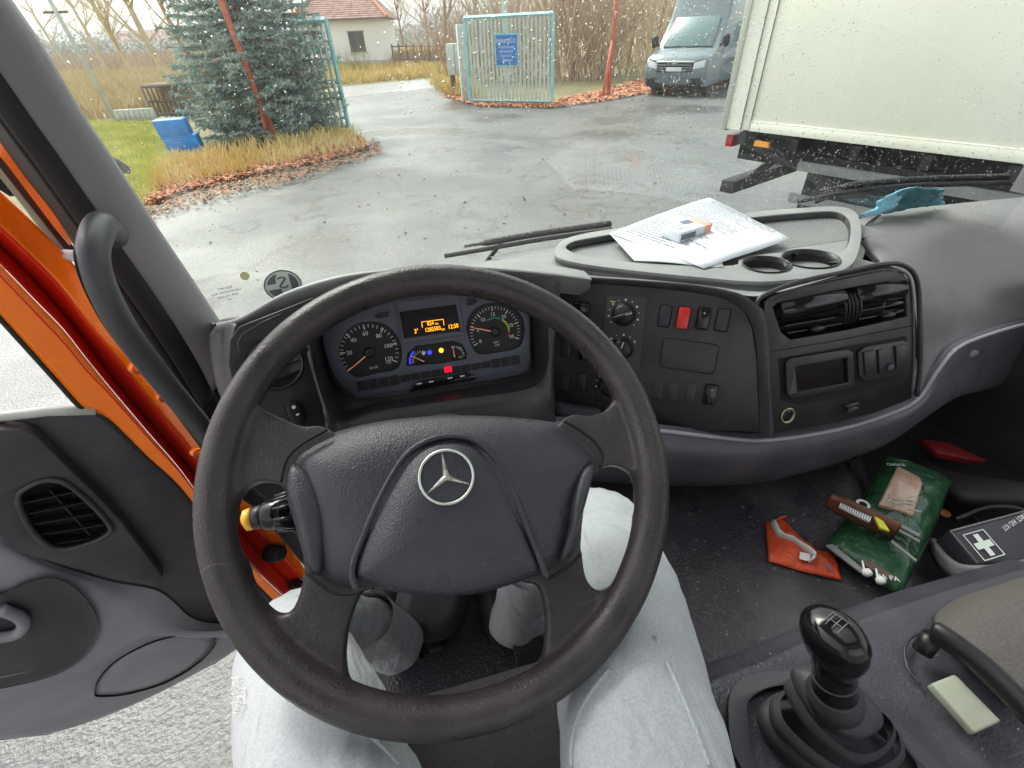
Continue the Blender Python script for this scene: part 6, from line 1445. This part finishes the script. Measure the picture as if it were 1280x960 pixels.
# cabinet on legs
c1_ = G0(572, 122); cb_ = thing('meter_cabinet', 'pale grey meter cabinet on legs left of the gate post', 'cabinet', c1_)
uA = Vector((.75, -.66, 0)); uN = Vector((-.66, -.75, 0)); Fcb = Fr(c1_-uA*.35, uA, uN)
M().fbox(Fcb, 0, .75, .75, 1.75, -.35, 0).build('body', mConc, cb_, bevel=.02)
M().fbox(Fcb, .36, .39, .78, 1.72, 0, .004).build('door_gap', mWood, cb_)
for a in (.05, .62): M().fbox(Fcb, a, a+.08, 0, .75, -.3, -.05).build('leg', mWood, cb_)
# fence of the neighbour
fA, fB = at(489, 70, Z=.0), at(575, 74, Z=0)
r = ray(492, 74); k = 46/r.y; fA = CAM+r*k; r = ray(578, 70); fB = CAM+r*(40/r.y); fA.z = fB.z = 0
fn_ = thing('wooden_fence', 'old wooden rail fence running right from the white house', 'fence', fA); dv = fB-fA
for i in range(10):
    p = fA+dv*(i/9); M().tube([p, p+Vector((0, 0, 1.5))], .07, 5).build('post', mWood, fn_)
for zz in (.55, 1.35): M().tube([fA+Vector((0, 0, zz)), fB+Vector((0, 0, zz))], .05, 4).build('rail', mWood, fn_)
for i in range(46):
    p = fA+dv*((i+.5)/60)+Vector((0, .08, 0)); M().tube([p, p+Vector((0, 0, 1.0+.3*random.random()))], .03, 3).build('picket', mWood, fn_)
# shed / pergola roof beside the house
# ---- white house
hp0 = G0(488, 79); k = 46/hp0.y; 
def HR(px, py, d):   # point on the ray at forward distance d
    r = ray(px, py); return CAM+r*(d/r.y)
hr = HR(486, 78, 46); hl = HR(386, 85, 47.0)
hs_t = thing('white_house', 'small white bungalow with a brown tiled hipped roof beyond the gate', 'house', hr)
mWall = mat('white_render', (.92, .92, .91), .8, col2=(.88, .88, .87), nscale=.6); mRoofT = mat('roof_tile', (.28, .15, .12), .8, col2=(.40, .24, .19), nscale=2.5, contrast=(.4, .6)); mRidge = mat('ridge_tile', (.55, .20, .11), .7)
ux = Vector((hr.x-hl.x, hr.y-hl.y, 0)); HW = ux.length; ux.normalize(); uy = Vector((-ux.y, ux.x, 0)); O_ = Vector((hl.x, hl.y, 0))
HD, HE = 8.0, 3.15
def W_(a, d_, z_): return O_+ux*a+uy*d_+Vector((0, 0, z_))
def wbox(a0, a1, d0, d1, z0_, z1_): return M().hexa([W_(a0, d0, z0_), W_(a1, d0, z0_), W_(a1, d1, z0_), W_(a0, d1, z0_), W_(a0, d0, z1_), W_(a1, d0, z1_), W_(a1, d1, z1_), W_(a0, d1, z1_)])
wbox(0, HW, 0, HD, 0, HE).build('wall', mWall, hs_t)
wbox(-.03, HW+.03, -.05, HD, -.05, .55).build('plinth', mConc, hs_t)
mWin = mat('window_dark', (.05, .05, .055), .2)
for a in (HW-2.0, HW-4.9):
    w_ = wbox(a-.75, a+.45, -.04, .1, 1.1, 2.35).build('window', mWin, hs_t)
    for (b0, b1, c0_, c1__) in ((a-.80, a-.74, 1.05, 2.4), (a+.44, a+.50, 1.05, 2.4), (a-.18, a-.12, 1.1, 2.35)): wbox(b0, b1, -.07, -.03, c0_, c1__).build('frame', mWall if b0 != a-.18 else mWood, w_)
    wbox(a-.80, a+.50, -.07, -.03, 2.34, 2.42).build('frame', mWood, w_); wbox(a-.84, a+.54, -.12, -.03, 1.02, 1.08).build('sill', mConc, w_)
ov_ = .45; rh = 2.9
e0, e1, e2, e3 = W_(-ov_, -ov_, HE), W_(HW+ov_, -ov_, HE), W_(HW+ov_, HD+ov_, HE), W_(-ov_, HD+ov_, HE); r0_, r1__ = W_(HW*.42, HD/2, HE+rh), W_(HW*.60, HD/2, HE+rh)
def course(a, b, c, d, n_, m2):
    for i in range(n_):
        s0_, s1_ = i/n_, (i+1)/n_; p0_, p1_ = a.lerp(d, s0_), b.lerp(c, s0_); p2_, p3_ = b.lerp(c, s1_), a.lerp(d, s1_); up2 = Vector((0, 0, .05))
        m2.hexa([p0_, p1_, p2_-up2*.4, p3_-up2*.4, p0_+up2, p1_+up2, p2_+up2*.3, p3_+up2*.3])
q = M(); course(e0, e1, r1__, r0_, 22, q); q.build('roof', mRoofT, hs_t)
q = M(); course(e1, e2, r1__, r1__, 22, q); q.build('roof', mRoofT, hs_t)
q = M(); course(e3, e0, r0_, r0_, 22, q); q.build('roof', mRoofT, hs_t)
q = M(); course(e2, e3, r0_, r1__, 6, q); q.build('roof', mRoofT, hs_t)
for a, b in ((e0, r0_), (e1, r1__), (r0_, r1__)):
    M().tube([a+Vector((0, 0, .05)), b+Vector((0, 0, .06))], .13, 6).build('ridge', mRidge, hs_t)
wbox(-ov_, HW+ov_, -ov_-.1, -ov_+.02, HE-.1, HE+.03).build('gutter', mWood, hs_t)
# shrub in front of the house and a far pale building left
thicket(*HR(443, 92, 38).xy, 2.2, 1.4, 1.7, 60, 'small yellow-green shrub in front of the white house', 300, mat('shrub_yellow', (.30, .27, .10), .9), None, 'garden_shrub')
thicket(*HR(490, 90, 38).xy, 1.8, 1.2, 1.3, 50, 'reddish brown shrub at the right corner of the white house', 301, mBarkD, None, 'garden_shrub')
fb = thing('far_building', 'long low white building far behind the bare trees at the left', 'building', HR(175, 66, 120)); p0_, p1_ = HR(140, 67, 120), HR(215, 62, 120)
dv = Vector((p1_.x-p0_.x, p1_.y-p0_.y, 0)); dn = Vector((-dv.y, dv.x, 0)).normalized()*8; a = Vector((p0_.x, p0_.y, 0)); b = a+dv
M().hexa([a, b, b+dn, a+dn]+[p+Vector((0, 0, 2.6)) for p in (a, b, b+dn, a+dn)]).build('wall', mWall, fb)
M().hexa([p+Vector((0, 0, 2.6)) for p in (a, b, b+dn, a+dn)]+[p+Vector((0, 0, 4.4)) for p in (a+dv*.04+dn*.5, b-dv*.04+dn*.5, b-dv*.04+dn*.51, a+dv*.04+dn*.51)]).build('roof', mRoofT, fb)

# ---- dark van
mVan = mat('van_paint_grey', (.15, .19, .205), .3, coat=.6, rvar=.05, nscale=2); mVanB = mat('van_black_trim', (.015, .016, .018), .6); mTyre = mat('tyre', (.012, .012, .012), .8); mLamp = mat('headlamp_glass', (.75, .78, .8), .12, coat=.5); mVGl = mat('van_window', (.10, .17, .17), .08, coat=1)
def van(front, az, label, name, paint, H_=2.55, Wd=2.0, Ln=5.6, detail=True):
    t_ = thing(name, label, 'van', front); fx = Vector((sin(az), cos(az), 0)); rx = Vector((cos(az), -sin(az), 0))   # fx points to the van's rear
    def p(s, l, z_): return front+fx*l+rx*s+Vector((0, 0, z_))   # s right as seen, l back from the nose, z up
    prof = [(.05, .30), (-.02, .45), (-.04, .75), (.02, .98), (.10, 1.14), (.55, 1.28), (.95, 1.36), (1.35, 1.78), (1.72, 2.22), (1.95, H_-.16), (2.4, H_-.03), (3.5, H_), (Ln-.1, H_-.03), (Ln, H_-.4), (Ln, .5), (Ln-.2, .30)]
    rows = []
    for l, z_ in prof:
        tum = .0 if z_ < 1.2 else .14*(z_-1.2)/(H_-1.2); hw = Wd/2-tum; nose = .10 if l < .3 else 0
        rows.append([p(s*(hw-(.0 if abs(s) < .99 else 0)), l+nose*abs(s)**3+(.03 if abs(s) > .8 else 0), z_-(.04*abs(s)**6 if z_ > 1.1 else 0)) for s in (-1, -.93, -.75, -.4, 0, .4, .75, .93, 1)])
    sh = M().grid(rows)
    n9 = 9
    base_i = 0
    left = [base_i+i*n9 for i in range(len(prof))]; right = [base_i+i*n9+8 for i in range(len(prof))]
    sh.f.append(tuple(left)); sh.f.append(tuple(reversed(right)))
    sh.f.append(tuple([i for i in range(9)])+tuple(reversed([(len(prof)-1)*n9+i for i in range(9)])))
    body = fixn(sh.build('body', paint, t_, bevel=.03, seg=2, angle=50))
    def panel(nm, pts, m_, lift=.02, par=None):   # pts as (s,l,z)
        P_ = [p(*c) for c in pts]; nn = (P_[1]-P_[0]).cross(P_[2]-P_[0]).normalized()
        if nn.dot(CAM-P_[0]) < 0: nn = -nn
        a_ = [c+nn*lift for c in P_]; b__ = [c-nn*.02 for c in P_]; n_ = len(P_); q = M(); q.add(b__+a_, [tuple(range(n_, 2*n_))]+[(i, (i+1) % n_, n_+(i+1) % n_, n_+i) for i in range(n_)])
        return q.build(nm, m_, par or t_, bevel=.008)
    def ly(z_): 
        for (l0, z0_), (l1, z1_) in zip(prof, prof[1:]):
            if z0_ <= z_ <= z1_: return l0+(l1-l0)*(z_-z0_)/(z1_-z0_)
        return 0
    ws = [(-.86, ly(1.40), 1.40), (.86, ly(1.40), 1.40), (.76, ly(2.22), 2.22), (-.76, ly(2.22), 2.22)]
    panel('windscreen', ws, mVGl, .03)
    if detail:
        panel('bumper', [(-.95, .10, .28), (.95, .10, .28), (.97, .05, .56), (-.97, .05, .56)], mVanB, .06)
        panel('grille', [(-.62, -.0, .72), (.62, -.0, .72), (.60, .04, .98), (-.60, .04, .98)], mVanB, .05)
        panel('grille_bar', [(-.66, .02, .98), (.66, .02, .98), (.64, .04, 1.02), (-.64, .04, 1.02)], mChrome, .07)
        for s in (-1, 1):
            hl_ = panel('headlamp', [(s*.62, .03, .80), (s*.97, .12, .86), (s*.98, .16, 1.08), (s*.64, .05, 1.00)], mLamp, .06)
            panel('lamp_strip', [(s*.64, .04, 1.01), (s*.98, .16, 1.09), (s*.98, .16, 1.11), (s*.64, .05, 1.03)], mVanB, .07, hl_)
            panel('fog_lamp', [(s*.66, .08, .38), (s*.90, .10, .38), (s*.90, .10, .50), (s*.66, .08, .50)], mGloss, .075)
            mb_ = M().tube([p(s*1.02, 1.15, 1.42), p(s*1.26, 1.10, 1.50)], .04, 8).build('mirror_arm', mVanB, t_)
            M().lathe(Fr(p(s*1.24, 1.08, 1.50), rx, Vector((0, 0, 1))), [(.06, -.12), (.12, -.05), (.13, .15), (.08, .24)], 16, sy=.6).build('mirror', mVanB, t_, smooth=True)
        for k in range(3): panel('grille_slat', [(-.58, 0, .75+k*.075), (.58, 0, .75+k*.075), (.58, .01, .775+k*.075), (-.58, .01, .775+k*.075)], mVan, .065)
        panel('number_plate', [(-.27, .02, .74), (.27, .02, .74), (.27, .03, .86), (-.27, .03, .86)], mWhite, .09)
        panel('badge', [(-.08, .05, .96), (.08, .05, .96), (.08, .06, 1.06), (-.08, .06, 1.06)], mChrome, .09)
        panel('side_window', [(1.0-.08, 1.75, 1.50), (1.0-.08, 2.9, 1.50), (1.0-.13, 2.9, 2.05), (1.0-.13, 2.1, 2.05)], mVGl, .02)
        panel('rubbing_strip', [(1.0, .9, .62), (1.0, 5.2, .62), (1.0, 5.2, .78), (1.0, .9, .78)], mVanB, .03)
        for s0_ in (-.5, .3): M().tube([p(s0_-.25, .78, 1.39), p(s0_+.35, .86, 1.42)], .014, 5).build('wiper', mVanB, t_)
    for s in (-.88, .88):
        for l in (.95, 4.4):
            c = p(s, l, .34); Fw_ = Fr(c, fx, rx*(1 if s > 0 else -1)); wl = M().lathe(Fw_, [(.30, -.13), (.34, -.10), (.34, .08), (.31, .12), (.20, .115)], 24).build('wheel', mTyre, t_, smooth=True)
            M().lathe(Fw_, [(.21, .10), (.20, .125), (.06, .13), (.05, .12)], 16).build('hub', mDashTop, wl)
    for s in (-.97, .97):
        for l in (.95, 4.4): M().lathe(Fr(p(s, l, .38), fx, rx*(1 if s > 0 else -1)), [(.42, -.1), (.42, .045), (.36, .05)], 24).build('wheel_arch', mVanB, t_)
    return t_
vf = G0(838, 121); van(vf, radians(50), 'dark grey panel van parked nose-on right of the red post', 'panel_van', mVan, 2.95, 2.2, 6.2)
vf2 = G0(938, 112); van(vf2+Vector((.4, 1.2, 0)), radians(50), 'white van mostly hidden between the dark van and the cream truck body', 'white_van', mWall, 2.3)

# ---- box truck on the right
mBox = mat('cream_box_panel', (.80, .80, .67), .4, col2=(.86, .86, .75), nscale=.9, bump=.15, bscale=3, bdist=.02, dust=.10, dustcol=(.45, .45, .38), dscale=25, stretch=(1, 1, .25))
ba, bb = at(905, 160, Z=1.12), at(1280, 205, Z=1.12)
du = (bb-ba); du.z = 0; du.normalize(); dn = Vector((-du.y, du.x, 0))
if dn.x < 0: dn = -dn
BT = thing('box_truck', 'cream box body truck parked close on the right, filling the passenger side view', 'truck', ba)
def B_(a, d_, z_): return Vector((ba.x, ba.y, 0))+du*a+dn*d_+Vector((0, 0, z_))
def bbox(a0, a1, d0, d1, z0_, z1_): return M().hexa([B_(a0, d0, z0_), B_(a1, d0, z0_), B_(a1, d1, z0_), B_(a0, d1, z0_), B_(a0, d0, z1_), B_(a1, d0, z1_), B_(a1, d1, z1_), B_(a0, d1, z1_)])
bbox(.0, 7.2, .0, 2.4, 1.12, 3.6).build('box_body', mBox, BT, bevel=.01)
bbox(-.03, .035, -.03, 2.43, 1.10, 3.62).build('rear_frame', mat('aluminium_trim', (.6, .62, .58), .35, .6), BT, bevel=.006)
bbox(.035, .20, -.012, .0, 1.12, 3.6).build('corner_panel', mBox, BT)
for a in (.20, .30): bbox(a, a+.004, -.014, 0, 1.12, 3.6).build('panel_joint', mDashTop, BT)
bbox(.30, 7.2, -.010, 0, 1.12, 1.22).build('lower_rail', mBox, BT, bevel=.004)
bbox(.30, 7.2, -.012, -.009, 1.214, 1.2165).build('rail_groove', mConc, BT)
for i in range(58): M().lathe(Fr(B_(.42+i*.115, -.010, 1.16), du, -dn), [(.007, 0), (.006, .003), (.002, .004)], 8).build('rivet', mConc, BT)
bbox(.1, 7.1, .25, .45, .78, 1.1).build('chassis_beam', mVanB, BT); bbox(.1, 7.1, 1.9, 2.1, .78, 1.1).build('chassis_beam', mVanB, BT)
for i in range(12): bbox(.2+i*.58, .28+i*.58, .0, 2.4, .98, 1.10).build('cross_member', mVanB, BT)
bbox(.05, .22, .1, 2.3, .42, .56).build('underrun_bar', mVanB, BT, bevel=.01); 
for d_ in (.5, 1.8): M().tube([B_(.15, d_, .5), B_(.6, d_, .95)], .05, 6).build('underrun_stay', mVanB, BT)
bbox(1.0, 3.1, .10, .20, .42, .95).build('side_guard', mVanB, BT)
for z_ in (.48, .80): bbox(.9, 3.2, .05, .09, z_, z_+.09).build('guard_rail', mDashTop, BT)
bbox(.02, .10, .06, .42, .93, 1.05).build('tail_lamp', mat('tail_red', (.4, .02, .02), .3), BT); 
bbox(.40, .56, -.01, .03, .985, 1.035).build('marker_lamp', mat('marker_amber', (.85, .35, .03), .3), BT)
for l in (2.2, 5.9):
    for d_ in (.22, 2.1):
        c = B_(l, d_, .48); Fw_ = Fr(c, du, -dn if d_ < 1 else dn); wl = M().lathe(Fw_, [(.44, -.16), (.48, -.12), (.48, .10), (.45, .14), (.28, .12)], 28).build('wheel', mTyre, BT, smooth=True)
        M().lathe(Fw_, [(.28, .11), (.26, .05), (.12, .02), (.10, .10)], 20).build('hub', mDashTop, wl)
bbox(3.6, 4.7, .08, .5, .5, 1.0).build('battery_box', mVanB, BT, bevel=.02)

# ================================================================== DAMP AIR
mHz = bpy.data.materials.new('damp_air'); mHz.use_nodes = True; n = mHz.node_tree
for nd in list(n.nodes):
    if nd.type != 'OUTPUT_MATERIAL': n.nodes.remove(nd)
pv = n.nodes.new('ShaderNodeVolumePrincipled'); pv.inputs['Color'].default_value = (.93, .96, .95, 1); pv.inputs['Density'].default_value = .0016
n.links.new(pv.outputs[0], n.nodes['Material Output'].inputs['Volume'])
hz = M().box((-950, -350, -1.2), (950, 1250, 16)).build('haze', mHz, None); hz['kind'] = 'stuff'
